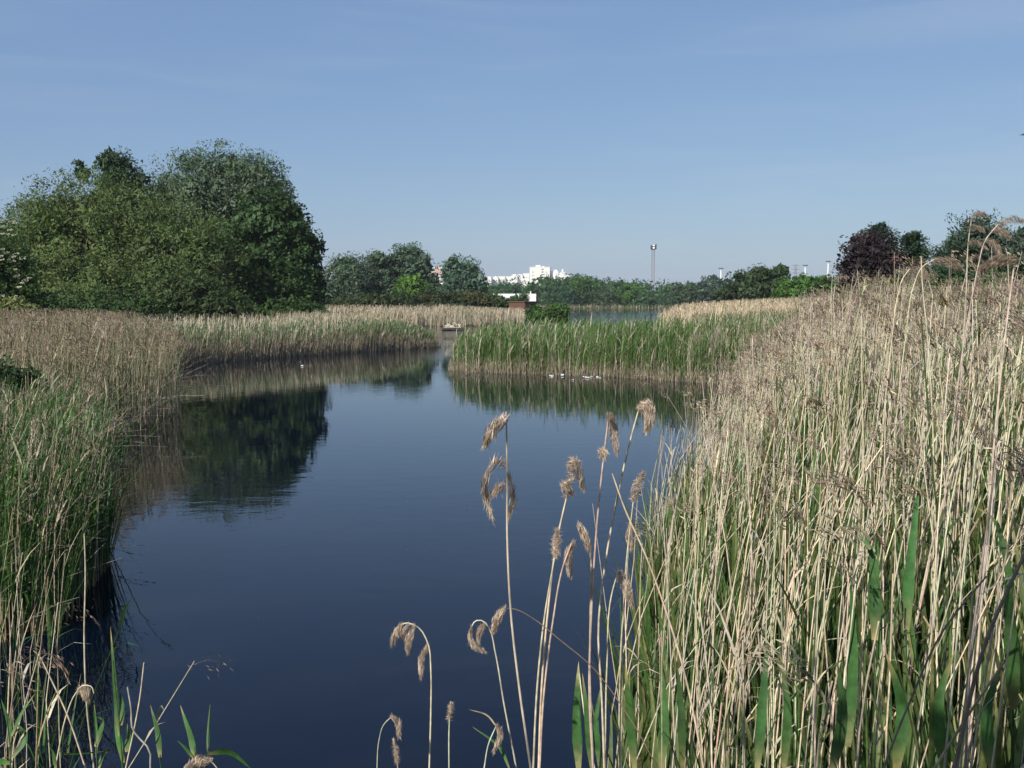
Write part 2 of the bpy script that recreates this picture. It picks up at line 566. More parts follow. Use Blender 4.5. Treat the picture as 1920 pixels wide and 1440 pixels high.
def reed_bed(name, label, p, h, tan_frac, r0, tan_cols, green_cols, plume_frac=0, plume_n=20, plume_size=1., sides=3, leaf_n=1, lean=.05,
             leaf_len=(.25, .45), leaf_w=(.006, .011), wind=0.3, shoot_frac=0., shoot_h=(.4, .7), shoot_w=.012, extra=None, plume_col=PLUM, bendy=.12, mat=None, K=4, plume_min=0.):
    """one stand of reeds: dry stalks, green stalks, their leaves, seed heads and young shoots"""
    mb = MB()
    base = with_z(p)
    N = len(base)
    h = np.broadcast_to(h, N) * rng.uniform(.82, 1.12, N)
    shoot = rng.random(N) < shoot_frac
    dry = (rng.random(N) < tan_frac) & ~shoot
    grn = ~dry & ~shoot
    for sel, cols in ((dry, tan_cols), (grn, green_cols)):
        n = sel.sum()
        if not n:
            continue
        ld = rng.uniform(0, 2 * math.pi, n)
        ld = np.where(rng.random(n) < .55, 2.2 * np.sin(base[sel][:, 0] * .9 + 1.7 * np.sin(base[sel][:, 1] * .7)) + rng.normal(0, .5, n), ld)
        ln = np.abs(rng.normal(0, lean, n)) * np.where(rng.random(n) < .06, 4.0, 1.0)
        P = stem_curves(base[sel], h[sel], np.minimum(ln, .6), ld, np.abs(rng.normal(0, bendy, n)), wind + rng.normal(0, .9, n), K)
        col = mixc(vary(cols[0], n), vary(cols[1], n), rng.random(n))
        cc = np.repeat(col[:, None], K, 1)
        cc[..., :3] *= np.exp(rng.normal(0, .12, (n, K, 1)))
        if sel is grn:      # green stalks are straw-coloured towards the foot
            s = np.linspace(0, 1, K)[None, :, None]
            foot = vary(TAN_D, n)[:, None]
            k = smooth(s, .12, .38)
            cc = foot * (1 - k) + cc * k
        rr = r0 * np.linspace(1, .45, K)[None] * np.exp(rng.normal(0, .2, (n, 1)))
        if sides == 2:      # far stands: each stalk a slim blade, turned any way
            fa = rng.uniform(-1.2, 1.2, n)
            mb.ribbons(P, rr * 1.15, np.stack([np.cos(fa), np.sin(fa), 0 * fa], 1), cc)
        else:
            mb.tubes(P, rr, cc, sides)
        for _ in range(leaf_n if sel is dry else leaf_n + 2):
            m_ = rng.random(n) < .8
            q = m_.sum()
            if not q:
                continue
            s = rng.uniform(.35, .95, q)
            j = np.minimum((s * (K - 1)).astype(int), K - 2)
            fr = (s * (K - 1) - j)[:, None]
            Pm = P[m_]
            b = Pm[np.arange(q), j] * (1 - fr) + Pm[np.arange(q), j + 1] * fr
            az = wind + rng.normal(0, 1.2, q)
            BP, sd = blade_curves(b, rng.uniform(*leaf_len, q), az, rng.uniform(.7, 1.35, q), rng.uniform(.1, .9, q), 4)
            lc = col[m_].copy()
            lc[:, 3] = .3 if sel is grn else .15
            mb.ribbons(BP, blade_w(rng.uniform(*leaf_w, q), 4), sd, lc)
        if plume_frac and sel is dry:
            m_ = (rng.random(n) < plume_frac) & (h[sel] > plume_min)
            q = m_.sum()
            add_plumes(mb, P[m_][:, -1] - [0, 0, .02], wind + rng.normal(0, .7, q), rng.uniform(.17, .34, q), plume_n, vary(plume_col, q, .2), plume_size, rng.uniform(.3, .9, (q, 1, 1)), .0062)
    n = shoot.sum()
    if n:
        b = base[shoot]
        for _ in range(4 if sides > 2 else 3):
            kk = 6 if sides > 2 else 4
            az = rng.uniform(0, 2 * math.pi, n)
            L = h[shoot] * rng.uniform(*shoot_h, n)
            BP, sd = blade_curves(b + rng.normal(0, .02, (n, 3)) * [1, 1, 0], L, az, rng.uniform(1.25, 1.5, n), rng.uniform(0, .22, n), kk)
            mb.vleaves(BP, blade_w(rng.uniform(.5, 1.1, n) * shoot_w, kk), sd, .25, aged(mixc(vary(green_cols[0], n), vary(green_cols[1], n), rng.random(n)), kk))
    if extra:
        extra(mb)
    o = mb.build(name, mat or M_REED)
    return tag(o, label, 'reeds', None, 'stuff')


def fallen(mb, n, x0, x1, y0, y1, dmin, dmax, az, L, col, r=.004):
    """broken stalks leaning out over the water"""
    p = with_z(scatter(n, x0, x1, y0, y1, dmin, dmax), 0)
    n = len(p)
    a = az + rng.normal(0, .6, n)
    el = rng.uniform(.15, 1.0, n)
    s = np.linspace(0, 1, 4)[None, :, None]
    D = np.stack([np.cos(a) * np.cos(el), np.sin(a) * np.cos(el), np.sin(el)], 1)[:, None]
    LL = rng.uniform(*L, n)[:, None, None]
    p[:, 2] += rng.uniform(.05, .6, n)
    P = p[:, None] + D * LL * s - np.array([0, 0, 1.]) * LL * .25 * s ** 2 * rng.uniform(0, 1, (n, 1, 1))
    mb.tubes(P, r * np.linspace(1, .6, 4)[None], vary(col, n), 3)


# bed 1: the tall pale stand close by on the right
def right_keep(p, d):
    thin = smooth(p[:, 0] - .06 * p[:, 1], .02, .62) ** 1.7 + .015       # the stand thins out towards the open water
    return (rng.random(len(p)) < thin) & (p[:, 0] < .60 * p[:, 1] + 1.2)


def right_h(p):
    d = land_d(p)
    return (.72 + .28 * smooth(p[:, 0] - .06 * p[:, 1], .0, .65)) * (1.85 + .42 * smooth(d, .1, 1.8)) + .1 * np.sin(p[:, 0] * 2.1) + .08 * np.sin(p[:, 1] * 1.3 + p[:, 0])


pa = scatter(2900, .1, 9, 2.3, 13, -.12, 12, lambda p, d: right_keep(p, d) & (np.hypot(p[:, 0], p[:, 1]) > 2.5))
pb = scatter(6400, 1.5, 24, 13, 38, -.15, 16, right_keep)
reed_bed('reed_bed', 'tall dense stand of pale dry reeds close by, filling the right side', pa, right_h(pa),   .84, .0047, (TAN * [1.08, 1.06, 1.0, 1], GREY * [1.15, 1.15, 1.15, 1]), (GREEN, OLIVE),
         .85, 95, 1.05, 4, 1, .085, (.18, .38), (.004, .009), .2, .50, (.45, .80), .025, None, PLUM, .14, None, 5, 2.02)
reed_bed('reed_bed', 'pale dry reeds farther along the bank, behind the stand close by', pb, right_h(pb), .86, .0066, (TAN * [1.08, 1.06, 1.0, 1], GREY * [1.25, 1.25, 1.25, 1]), (GREEN, OLIVE),
         .95, 17, 2.3, 3, 1, .06, (.2, .4), (.006, .012), .2, .12, (.45, .7), .018, None, PLUM, .14)

# bed 2: green and straw reeds by the water's edge on the near left
p = scatter(3300, -11, -3.4, 7.5, 16, -.1, 6, lambda p, d: p[:, 0] > -.58 * p[:, 1] - .8)
reed_bed('reed_bed', 'green and straw reeds growing from the water at the near left bank', p, 1.72, .36, .0055, (TAN * [.9, .9, .9, 1], TAN_D), (GREEN * [1.15, 1.08, 1.1, 1], GREEN * [1.35, 1.15, 1.1, 1]),
         .45, 26, 1.2, 3, 2, .08, (.25, .5), (.006, .012), .1, .30, (.5, .85), .014,
         lambda mb: fallen(mb, 60, -9, -3.4, 7.5, 16, -.05, .5, 0, (.4, 1.2), GREY), PLUM * [.8, .8, .8, 1])

# a few stalks standing in the water nearer still, at the picture's left edge
q = np.column_stack([rng.uniform(-4.2, -2.3, 170), rng.uniform(4.6, 7.8, 170)])
q = q[(q[:, 0] < -(.505 - .05 * rng.random(170) ** 2) * q[:, 1]) & (q[:, 0] > -.56 * q[:, 1])]
reed_bed('reed_bed', 'sparse straw stalks and green blades at the lower left edge', q, 1.75, .6, .0046, (TAN, TAN_D), (GREEN, GREEN * [1.2, 1.1, 1, 1]),
         .3, 40, 1., 4, 2, .09, (.2, .45), (.005, .011), .1, .25, (.4, .8), .014)

# bed 3: dry stand with brown heads on the left, its edge trampled over the water
p = scatter(6800, -22, -7, 16, 37, -.1, 14, lambda p, d: p[:, 0] > -.56 * p[:, 1] - 1.5)
d3 = land_d(p)
reed_bed('reed_bed', 'dry brown-headed reeds behind the near left clump, broken stalks leaning over the water', p, 2.1 + .3 * smooth(d3, .0, 1.6), .66, .0062, (TAN * [.92, .92, .88, 1], TAN_D), (OLIVE, GREEN),
         .8, 11, 2.3, 3, 1, .06, (.25, .45), (.006, .012), .1, .08, (.5, .8), .015,
         lambda mb: fallen(mb, 130, -16, -7, 16, 34, -.1, .8, -.1, (.7, 1.9), GREY * [.9, .9, .9, 1], .006), PLUM * [.8, .74, .72, 1])

# bed 4: long curved bank on the far left
p = scatter(9500, -34, -4, 44, 68, -.15, 7, lambda p, d: (p[:, 0] > -.56 * p[:, 1]) & (p[:, 0] < -4.2))
gr = smooth(p[:, 0], -13, -5)
tip_h = lambda q: 1 - .42 * smooth(q[:, 0], -8.5, -4.6)
sel = rng.random(len(p)) < .58 + .32 * gr
reed_bed('reed_bed', 'straw reeds edging the long curved bank on the far left', p[~sel], (1.6 + .25 * smooth(land_d(p[~sel]), 0, 3)) * tip_h(p[~sel]), .9, .011, (TAN * [1.0, 1.0, 1.0, 1], GREY * [1.3, 1.3, 1.3, 1]), (OLIVE, GREEN_B),
         .3, 8, 2.8, 2, 1, .05, (.25, .5), (.012, .02), .1, 0)
reed_bed('reed_bed', 'blue-green young reeds at the tip of the far left bank', p[sel], 1.55 * tip_h(p[sel]), .12, .010, (TAN_D, TAN), (GREEN_B * [1.5, 1.35, 1.35, 1], OLIVE * [1.15, 1.25, 1.3, 1]),
         0, 8, 2., 2, 2, .05, (.3, .6), (.012, .022), .1, 0)
p = scatter(2600, -18, -4, 44, 68, -.35, .15)
reed_bed('reed_bed', 'grey dead stalks standing at the foot of the far left bank', p, rng.uniform(.5, 1.5, len(p)) * tip_h(p), 1., .012, (GREY * [1.15, 1.1, 1.05, 1], TAN_D), (GREY, TAN), 0, 8, 1, 3, 0, .07)

# bed 5: the islet of green cattails
p = scatter(8200, -4, 16.5, 34.5, 53, -.2, 12)
dI = land_d(p)
reed_bed('reed_bed', 'lush green cattails on the islet in the middle of the pond', p, 1.4 + .32 * smooth(dI, 0, 2.0), .25, .009, (TAN, GREY), (GREEN * [1.25, 1.2, 1, 1], OLIVE * [.95, 1.2, .9, 1]),
         0, 8, 2., 2, 2, .07, (.5, .95), (.010, .018), .1, .22, (.8, 1.1), .016,
         lambda mb: fallen(mb, 120, -4, 12, 34, 45, -.2, .25, -1.5, (.3, .9), GREY, .006))
# dead stubble standing at the islet's foot
p = scatter(1100, -4, 12, 34.5, 45, -.35, .25)
reed_bed('reed_bed', 'grey stubble of dead stalks along the waterline of the islet', p, rng.uniform(.1, .7, len(p)), 1., .009, (GREY, TAN_D), (GREY, TAN), 0, 8, 1, 3, 1, .1, (.2, .4), (.008, .014))

# bed 6: straw band across the back, behind the channel
p = scatter(4800, -48, 3, 106, 128, -.2, 11)
reed_bed('reed_bed', 'straw coloured reed band across the back, below the dark shrubs', p, 1.75, .88, .022, (TAN * [.95, .9, .85, 1], GREY), (OLIVE, GREEN), .3, 5, 5, 2, 1, .05, (.3, .6), (.02, .04))
p = scatter(3000, -34, -9, 66, 78, .5, 9)
reed_bed('reed_bed', 'low straw reeds in front of the far left trees', p, 1.75, .85, .014, (TAN * [.95, .88, .8, 1], TAN_D), (OLIVE, GREEN), .3, 5, 4, 2, 1, .05, (.3, .6), (.014, .03))

# bed 7: straw stand beyond the islet on the right
p = scatter(5500, 13, 62, 98, 128, -.2, 16)
reed_bed('reed_bed', 'straw coloured reed stand beyond the islet, with a rounded end', p, (2.3 + .2 * smooth(p[:, 1], 100, 120)) * (.72 + .28 * smooth(land_d(p), 0, 2.5)), .96, .02, (TAN * [1.05, .98, .92, 1], TAN * [.85, .8, .75, 1]), (OLIVE, GREEN), .4, 5, 5, 2, 1, .05, (.3, .6), (.02, .04))
p = scatter(2600, 14, 40, 60, 97, .2, 12)
reed_bed('reed_bed', 'green reeds between the islet and the straw stand beyond', p, 1.5, .2, .014, (TAN, GREY), (GREEN, OLIVE), 0, 6, 4, 2, 2, .06, (.4, .8), (.014, .026))

# far shore grass
p = scatter(1500, -60, 110, 314, 350, .2, 8)
reed_bed('reed_bed', 'thin pale reed fringe on the far shore of the lake', p, rng.uniform(.5, 1.1, len(p)), .45, .04, (TAN, TAN_D), (OLIVE, GREEN), 0, 6, 4, 2, 1, .05, (.4, .7), (.05, .09))

# ---------------------------------------------------------------- trees
def limb_curves(root, ends, K=6, sag=.12):
    s = np.linspace(0, 1, K)[None, :, None]
    ends = np.asarray(ends, float)
    P = root[None, None] * (1 - s) + ends[:, None] * s
    up = (ends[:, 2] - root[2])[:, None, None]
    out = (ends - root) * [1, 1, 0]
    P = P - out[:, None] * (s - s ** 1.6) * .8 + np.array([0, 0, 1.]) * up * (s ** .75 - s) * .6
    P[:, 1:-1] += rng.normal(0, .035, (len(ends), K - 2, 3)) * np.linalg.norm(ends - root, axis=1)[:, None, None]
    return P


def crown(mb, blobs, nclump, nleaf, leaf, clump_r, col, droop=0., aspect=.45, var=.2, inner=.2, rough=.16, flat=.75, core_k=2.3):
    """foliage: leaves gathered in clumps spread through lumpy ellipsoids (x, y, z, rx, ry, rz)"""
    blobs = np.asarray(blobs, float)
    wgt = (blobs[:, 3] * blobs[:, 5]) ** 1.0
    which = rng.choice(len(blobs), nclump, p=wgt / wgt.sum())
    d = unit(rng.normal(size=(nclump, 3)))
    ph = rng.uniform(0, 6.28, (len(blobs), 6))
    fr = rng.uniform(2, 6, (len(blobs), 6, 3))
    bump = np.zeros(nclump)
    for k in range(6):
        bump += np.sin((d * fr[which, k]).sum(1) + ph[which, k]) / 6 * 2
    rad = np.where(rng.random(nclump) < inner, rng.uniform(.25, .75, nclump), rng.uniform(.72, 1.0, nclump)) * (1 + rough * bump)
    cen = blobs[which, :3] + d * blobs[which, 3:] * rad[:, None]
    per = max(1, nleaf // nclump)
    cr = clump_r * np.exp(rng.normal(0, .3, nclump))
    off = rng.normal(0, 1, (nclump, per, 3))
    off = off / np.maximum(1, np.linalg.norm(off, axis=-1, keepdims=True) / 1.1)
    pos = cen[:, None] + off * cr[:, None, None] * [1, 1, flat]
    if droop:
        pos[..., 2] -= np.abs(rng.normal(0, droop, (nclump, per))) * cr[:, None]
    pos[..., 2] = np.maximum(pos[..., 2], .3)
    ax = unit(rng.normal(0, 1, pos.shape) + d[:, None] * .6 + np.array([0, 0, -1.]) * (droop * 1.2 - .05))
    nr = unit(rng.normal(0, .5, pos.shape) + unit(d + [0, 0, .7])[:, None] * .9)
    sd = unit(np.cross(ax, nr))
    core = rad < .74
    L = leaf * np.exp(rng.normal(0, .3, (nclump, per, 1))) * np.where(core, core_k, 1.0)[:, None, None]
    cc = vary(col, nclump, var, .05)[:, None].repeat(per, 1)
    cc[..., :3] *= np.exp(rng.normal(0, .08, (nclump, per, 1)))
    mb.diamonds(pos.reshape(-1, 3), (ax * L).reshape(-1, 3), (sd * L * aspect).reshape(-1, 3), cc.reshape(-1, 4))
    return cen


def tree(name, label, cat, Y, blobs_px, col, nleaf, leaf, clump_r, nclump=None, droop=0., aspect=.45, var=.2, trunk_x=None, bark=None,
         group=None, inner=.2, rough=.16, depth=.85, stems=1, trunk_r=None, flat=.75, mat=None):
    """blobs_px: (px centre, py centre, half width, half height) in photograph pixels, at distance Y (+ optional extra distance)"""
    B = []
    for q in blobs_px:
        dy = q[4] if len(q) > 4 else 0
        c = at(q[0], q[1], Y + dy)
        k = (Y + dy) / F
        B.append((c[0], c[1], c[2], q[2] * k, q[2] * k * depth, q[3] * k))
    B = np.array(B)
    x = at(trunk_x, 560, Y)[0] if trunk_x else (B[:, 0] * B[:, 3]).sum() / B[:, 3].sum()
    gz = float(ground_z([(x, Y)])[0])
    root = np.array([x, Y, gz - .1])
    t = empty(name, (x, Y, gz), label, cat, group)
    top = (B[:, 2] + B[:, 5]).max()
    mb = MB()
    cen = crown(mb, B, nclump or max(20, nleaf // 55), nleaf, leaf, clump_r, col, droop, aspect, var, inner, rough, flat)
    mb.build('crown', mat or M_LEAF, t)
    hgt = top - gz
    r = trunk_r or max(.05, hgt * .018)
    mb = MB()
    k = min(len(cen), 26)
    ends = cen[rng.choice(len(cen), k, replace=False)]
    if stems == 1:
        tp = np.array([[root, root + [rng.normal(0, .02) * hgt, 0, hgt * .25], root + [rng.normal(0, .03) * hgt, 0, hgt * .55], np.array([x, Y, gz + hgt * .9])]])
        mb.tubes(tp, r * np.array([[1.25, 1, .7, .15]]), (.1, .1, .1, 0), 7)
        fork = root + [0, 0, hgt * .28]
    else:
        fork = root
    P = limb_curves(fork, ends)
    mb.tubes(P, r * .5 * np.linspace(1, .12, 6)[None] * rng.uniform(.6, 1.1, (k, 1)), (.1, .1, .1, 0), 5)
    mb.build('trunk', bark or M_BARK, t)
    return t


BRIGHT = np.array([1.35, 1.35, 1.35, 1])
WILLOW = np.array([.085, .115, .055, .3])
OLV = np.array([.075, .10, .035, .3])
ALDER = np.array([.034, .066, .022, .25])
DEEP = np.array([.038, .072, .032, .25])
GREYW = np.array([.085, .125, .085, .3])
LIGHT = np.array([.10, .19, .035, .35])
SHRUB = np.array([.055, .075, .028, .25])
PURPLE = np.array([.034, .024, .027, .12])
CONIF = np.array([.026, .05, .028, .1])

tree('willow_tree', 'broad olive-green willow, largest of the clump on the far left', 'tree', 74,
     [(190, 470, 185, 150), (330, 500, 130, 115, -2), (90, 500, 130, 130, 1), (240, 545, 210, 60, -3)], OLV * [1.3, 1.38, 1.25, 1], 135000, .215, .72, 2000, .25, .38, .17, 250, inner=.3, rough=.09, stems=2)
tree('willow_tree', 'tall grey-green willow rising behind the olive willow', 'tree', 88,
     [(400, 370, 105, 98), (480, 375, 72, 90, -1), (330, 400, 85, 85, 1), (430, 480, 130, 90), (515, 440, 55, 100, -1)], GREYW * [1.2, 1.2, 1.05, 1], 88000, .25, .75, 1300, .4, .4, .18, 420, rough=.1, inner=.3)
tree('alder_tree', 'dark green alder at the right end of the far left clump', 'tree', 77,
     [(505, 450, 75, 95), (545, 500, 62, 88), (490, 530, 75, 62), (570, 545, 42, 45)], ALDER * [1.25, 1.3, 1.2, 1], 46000, .25, .5, 850, 0, .7, .2, 520, rough=.16, inner=.25)
tree('birch_tree', 'thin tree top poking up behind the olive willow', 'tree', 84,
     [(212, 315, 26, 34), (240, 335, 26, 26), (155, 318, 10, 20), (225, 400, 50, 80)], DEEP * [1.2, 1.2, 1.2, 1], 12000, .28, .5, 200, .3, .4, .2, 222, rough=.15)
tree('willow_bush', 'rounded green bush at the foot of the olive willow', 'bush', 66,
     [(345, 560, 60, 48), (410, 575, 55, 32)], SHRUB * [1, 1.1, 1, 1], 17000, .22, .4, 300, .1, .4, .2, 350, stems=2)
tree('willow_bush', 'low bright green bush left of the rounded bush', 'bush', 64,
     [(200, 585, 85, 35), (110, 590, 70, 30), (280, 590, 50, 30)], SHRUB * [.85, 1.15, .9, 1], 17000, .22, .4, 300, 0, .45, .22, 200, stems=2)
tree('alder_bush', 'dark low bush under the alder', 'bush', 70,
     [(520, 590, 80, 26), (585, 592, 30, 18), (455, 592, 50, 25)], ALDER * [1.2, 1.2, 1, 1], 13000, .22, .4, 240, 0, .5, .2, 500, stems=2)

# elder in flower at the left edge
el = tree('elder_bush', 'elder bush with flat white flower heads at the left edge', 'bush', 36,
          [(-20, 510, 75, 95), (-10, 570, 95, 50), (30, 560, 40, 35)], np.array([.05, .09, .025, .3]), 12000, .12, .3, 300, 0, .5, .2, -20, stems=2)
mb = MB()
for px, py in [(8, 412), (22, 415), (6, 425), (28, 418), (4, 438), (14, 439), (27, 440), (18, 431), (5, 467), (12, 474), (2, 480), (26, 481), (30, 476), (23, 490), (42, 484), (4, 487), (29, 505), (55, 521),
               (41, 530), (36, 538), (47, 526), (32, 517), (14, 572), (2, 555), (0, 578), (28, 556)]:
    c = at(px, py, 36 - 1.2 - rng.uniform(0, .5))
    n = 46
    a = rng.uniform(0, 6.28, n)
    r = np.sqrt(rng.uniform(0, 1, n)) * rng.uniform(.07, .12)
    pos = c + np.column_stack([r * np.cos(a), r * np.sin(a) * .8, r * np.sin(a) * .55 + rng.normal(0, .008, n)])
    ax = unit(np.column_stack([np.cos(a), np.sin(a), rng.normal(.1, .3, n)])) * .026
    sd = unit(np.cross(ax, rng.normal(0, .4, (n, 3)) + [0, -.5, 1])) * .024
    mb.diamonds(pos, ax, sd, vary((.72, .70, .58, .2), n, .08, .02))
mb.build('blossoms', M_LEAF, el)
tag(el.children[-1], 'flat white flower heads')
gb = tree('elder_bush', 'small pale yellow-green bush below the flowering elder', 'bush', 33,
          [(25, 572, 22, 14), (60, 584, 14, 10)], np.array([.15, .18, .07, .3]), 1500, .09, .14, 60, 0, .45, .25, 30, stems=2, rough=.3)

tree('bramble_bush', 'dark bramble mound among the reeds at the left edge', 'bush', 15.5,
     [(5, 735, 80, 50), (40, 745, 45, 35), (-60, 720, 90, 60)], np.array([.028, .055, .02, .2]), 7000, .07, .14, 220, 0, .55, .25, 0, stems=2)

# middle distance
G2 = 'trees behind the straw reed band'
tree('birch_tree', 'grey-green birch with a white trunk, beside the dark alder', 'tree', 138,
     [(650, 515, 38, 40), (640, 545, 35, 35), (668, 540, 32, 38)], GREYW * [.75, .78, .7, 1] * BRIGHT, 12600, 0.29, .9, 170, .3, .4, .18, 650, M_BIRCH, G2, trunk_r=.2)
tree('poplar_tree', 'slim grey-green poplar left of the tallest tree across the pond', 'tree', 142,
     [(710, 505, 24, 33), (712, 540, 30, 35), (690, 530, 18, 40)], GREYW * [.8, .82, .8, 1] * BRIGHT, 9800, 0.29, .8, 140, .1, .5, .2, 712, None, G2)
tree('poplar_tree', 'tallest broad grey-green tree across the pond', 'tree', 145,
     [(757, 495, 28, 40), (782, 500, 24, 40), (762, 535, 42, 38), (797, 535, 18, 35)], GREYW * [.78, .85, .8, 1] * BRIGHT, 16800, 0.31, .85, 200, .1, .5, .2, 765, None, G2, rough=.13, inner=.28)
tree('poplar_tree', 'silvery poplar with two pointed tops, standing alone on the right', 'tree', 146,
     [(850, 515, 20, 35), (872, 510, 18, 32), (862, 540, 33, 32), (890, 535, 16, 38)], GREYW * [.85, .95, .95, 1] * BRIGHT, 15399, 0.29, .75, 190, .1, .5, .2, 862, None, G2, rough=.13, inner=.28)
tree('maple_bush', 'bright yellow-green small tree in front of the tallest tree', 'tree', 134,
     [(770, 538, 26, 20), (770, 550, 28, 14)], LIGHT, 3200, .33, .6, 80, 0, .6, .2, 770, None, G2)
for i, (x, w, top, lab, c) in enumerate([
        (705, 32, 555, 'olive shrub under the slim poplar', SHRUB), (748, 36, 548, 'dark shrub below the bright yellow-green tree', SHRUB * [.75, .85, .9, 1]),
        (795, 34, 552, 'olive shrub between the bright small tree and the lone poplar', SHRUB * [1.1, 1, 1, 1]), (840, 36, 550, 'dark olive shrub under the lone silvery poplar', SHRUB * [.9, .9, .9, 1]),
        (885, 36, 549, 'brownish olive shrub right of the lone silvery poplar', SHRUB * [1.25, 1, .9, 1]), (925, 32, 556, 'green shrub beside the brown hide', SHRUB * [.9, 1.1, .9, 1]),
        (650, 40, 560, 'low shrub in front of the white-trunked birch', SHRUB)]):
    tree('shrub', lab, 'shrub', 128 + i % 3 * 2, [(x, (top + 590) / 2, w, (590 - top) / 2 + 3), (x + 12, (top + 592) / 2 + 4, w * .7, (590 - top) / 2)], c, 3400, .3, .55, 90, 0, .5, .22, None, None, 'shrubs along the straw reed band', stems=2)
tree('shrub', 'bright green bush right of the brown hide', 'bush', 100,
     [(1004, 588, 17, 11), (1043, 582, 18, 12), (1025, 597, 32, 9), (1050, 596, 14, 10)], SHRUB * [1.1, 1.6, 1.0, 1], 5500, .22, .4, 120, 0, .5, .25, 1020, stems=2)

tree('shrub', 'small shrub in front of the long white building', 'shrub', 205, [(975, 560, 15, 9), (960, 565, 14, 8)], SHRUB * [.9, 1.3, 1, 1], 1500, .35, .5, 50, 0, .5, .2, None, stems=2)

# beyond the lake: the wood as one mass, and the trees that stand out from it
def wood():
    mb = MB()
    for i in range(235):
        x = rng.uniform(870, 1640) if i < 190 else rng.uniform(560, 900)
        Y = rng.uniform(345, 430)
        k = Y / F
        top = 524 + 3 * math.sin(x * .021) + rng.normal(0, 3) - 11 * math.exp(-((x - 1030) / 65) ** 2) - 4 * math.exp(-((x - 1130) / 50) ** 2)
        top += 6 * (430 - Y) / 85
        c = at(x, (top + 575) / 2, Y)
        w = rng.uniform(15, 26) * k
        b = [(c[0], c[1], c[2], w, w, (575 - top) / 2 * k), (c[0] + rng.normal(0, 2), c[1] - 1, c[2] - 2, w * .9, w * .9, (575 - top) / 2 * k * .8)]
        col = mixc(DEEP[None] * [.95, 1.2, 1, 1], DEEP[None] * [1.5, 1.6, 1.1, 1], [rng.random()])[0]
        crown(mb, b, 36, 360, .74, 1.1, col, 0, .6, .18, .25, .1, .75, 2.6)
    # undergrowth along the foot
    n = 9000
    X = rng.uniform(-70, 130, n)
    Yv = rng.uniform(334, 346, n)
    z = ground_z(np.column_stack([X, Yv])) + rng.uniform(0, 3.2, n)
    ax = unit(rng.normal(0, 1, (n, 3))) * .8
    sd = unit(np.cross(ax, rng.normal(0, 1, (n, 3)))) * .5
    mb.diamonds(np.column_stack([X, Yv, z]), ax, sd, vary(DEEP * [.9, 1, .9, 1], n, .25))
    return tag(mb.build('woodland', M_LEAF), 'dark green wood behind the far lake', 'wood', None, 'stuff')


wood()
G3 = 'trees standing out from the far wood'
for px, py, w, hh, Y, c, nm, lab in [
        (1095, 540, 28, 26, 338, LIGHT * [.62, .75, .9, 1], 'maple_tree', 'round mid-green tree in the far wood, left of the brighter one'),
        (1180, 557, 29, 27, 333, LIGHT * [.75, .85, .8, 1], 'maple_tree', 'round bright green tree on the far shore'),
        (1135, 562, 24, 20, 334, DEEP * [1.5, 1.3, 1.1, 1], 'shore_tree', 'dull green tree between the two round trees on the far shore'),
        (1208, 568, 16, 17, 330, DEEP * [1, 1.2, 1, 1], 'shore_tree', 'small dark tree at the water right of the bright round tree'),
        (1060, 560, 26, 22, 336, DEEP * [1, 1.25, 1.2, 1], 'shore_tree', 'dark green tree above the left end of the far lake'),
        (1335, 545, 30, 28, 300, GREYW * [.8, .85, .8, 1], 'willow_tree', 'grey willow in the far wood left of the hedge trees'),
        (1285, 555, 30, 24, 320, DEEP * [1.4, 1.3, 1.2, 1], 'shore_tree', 'mid-green tree left of the grey willow')]:
    tree(nm, lab, 'tree', Y, [(px, py, w, hh), (px + w * .3, py + hh * .3, w * .7, hh * .7)], c, 3600, .6, 1.0, 110, 0, .6, .2, None, None, G3, rough=.1)
tree('hedge_tree', 'dark green bushy tree behind the straw stand beyond the islet', 'tree', 142,
     [(1400, 540, 42, 32), (1440, 538, 40, 34), (1425, 515, 14, 14), (1462, 515, 10, 16), (1375, 555, 30, 22)], DEEP * [1.15, 1.05, .85, 1], 13000, .36, .62, 260, 0, .55, .28, 1420, rough=.2, inner=.3)
tree('hedge_tree', 'fresher green bushy tree left of the purple tree', 'tree', 138,
     [(1505, 545, 46, 30), (1545, 548, 36, 30), (1480, 555, 30, 20)], LIGHT * [.72, .82, .75, 1], 12000, .36, .6, 250, 0, .55, .25, 1515, rough=.16, inner=.3)

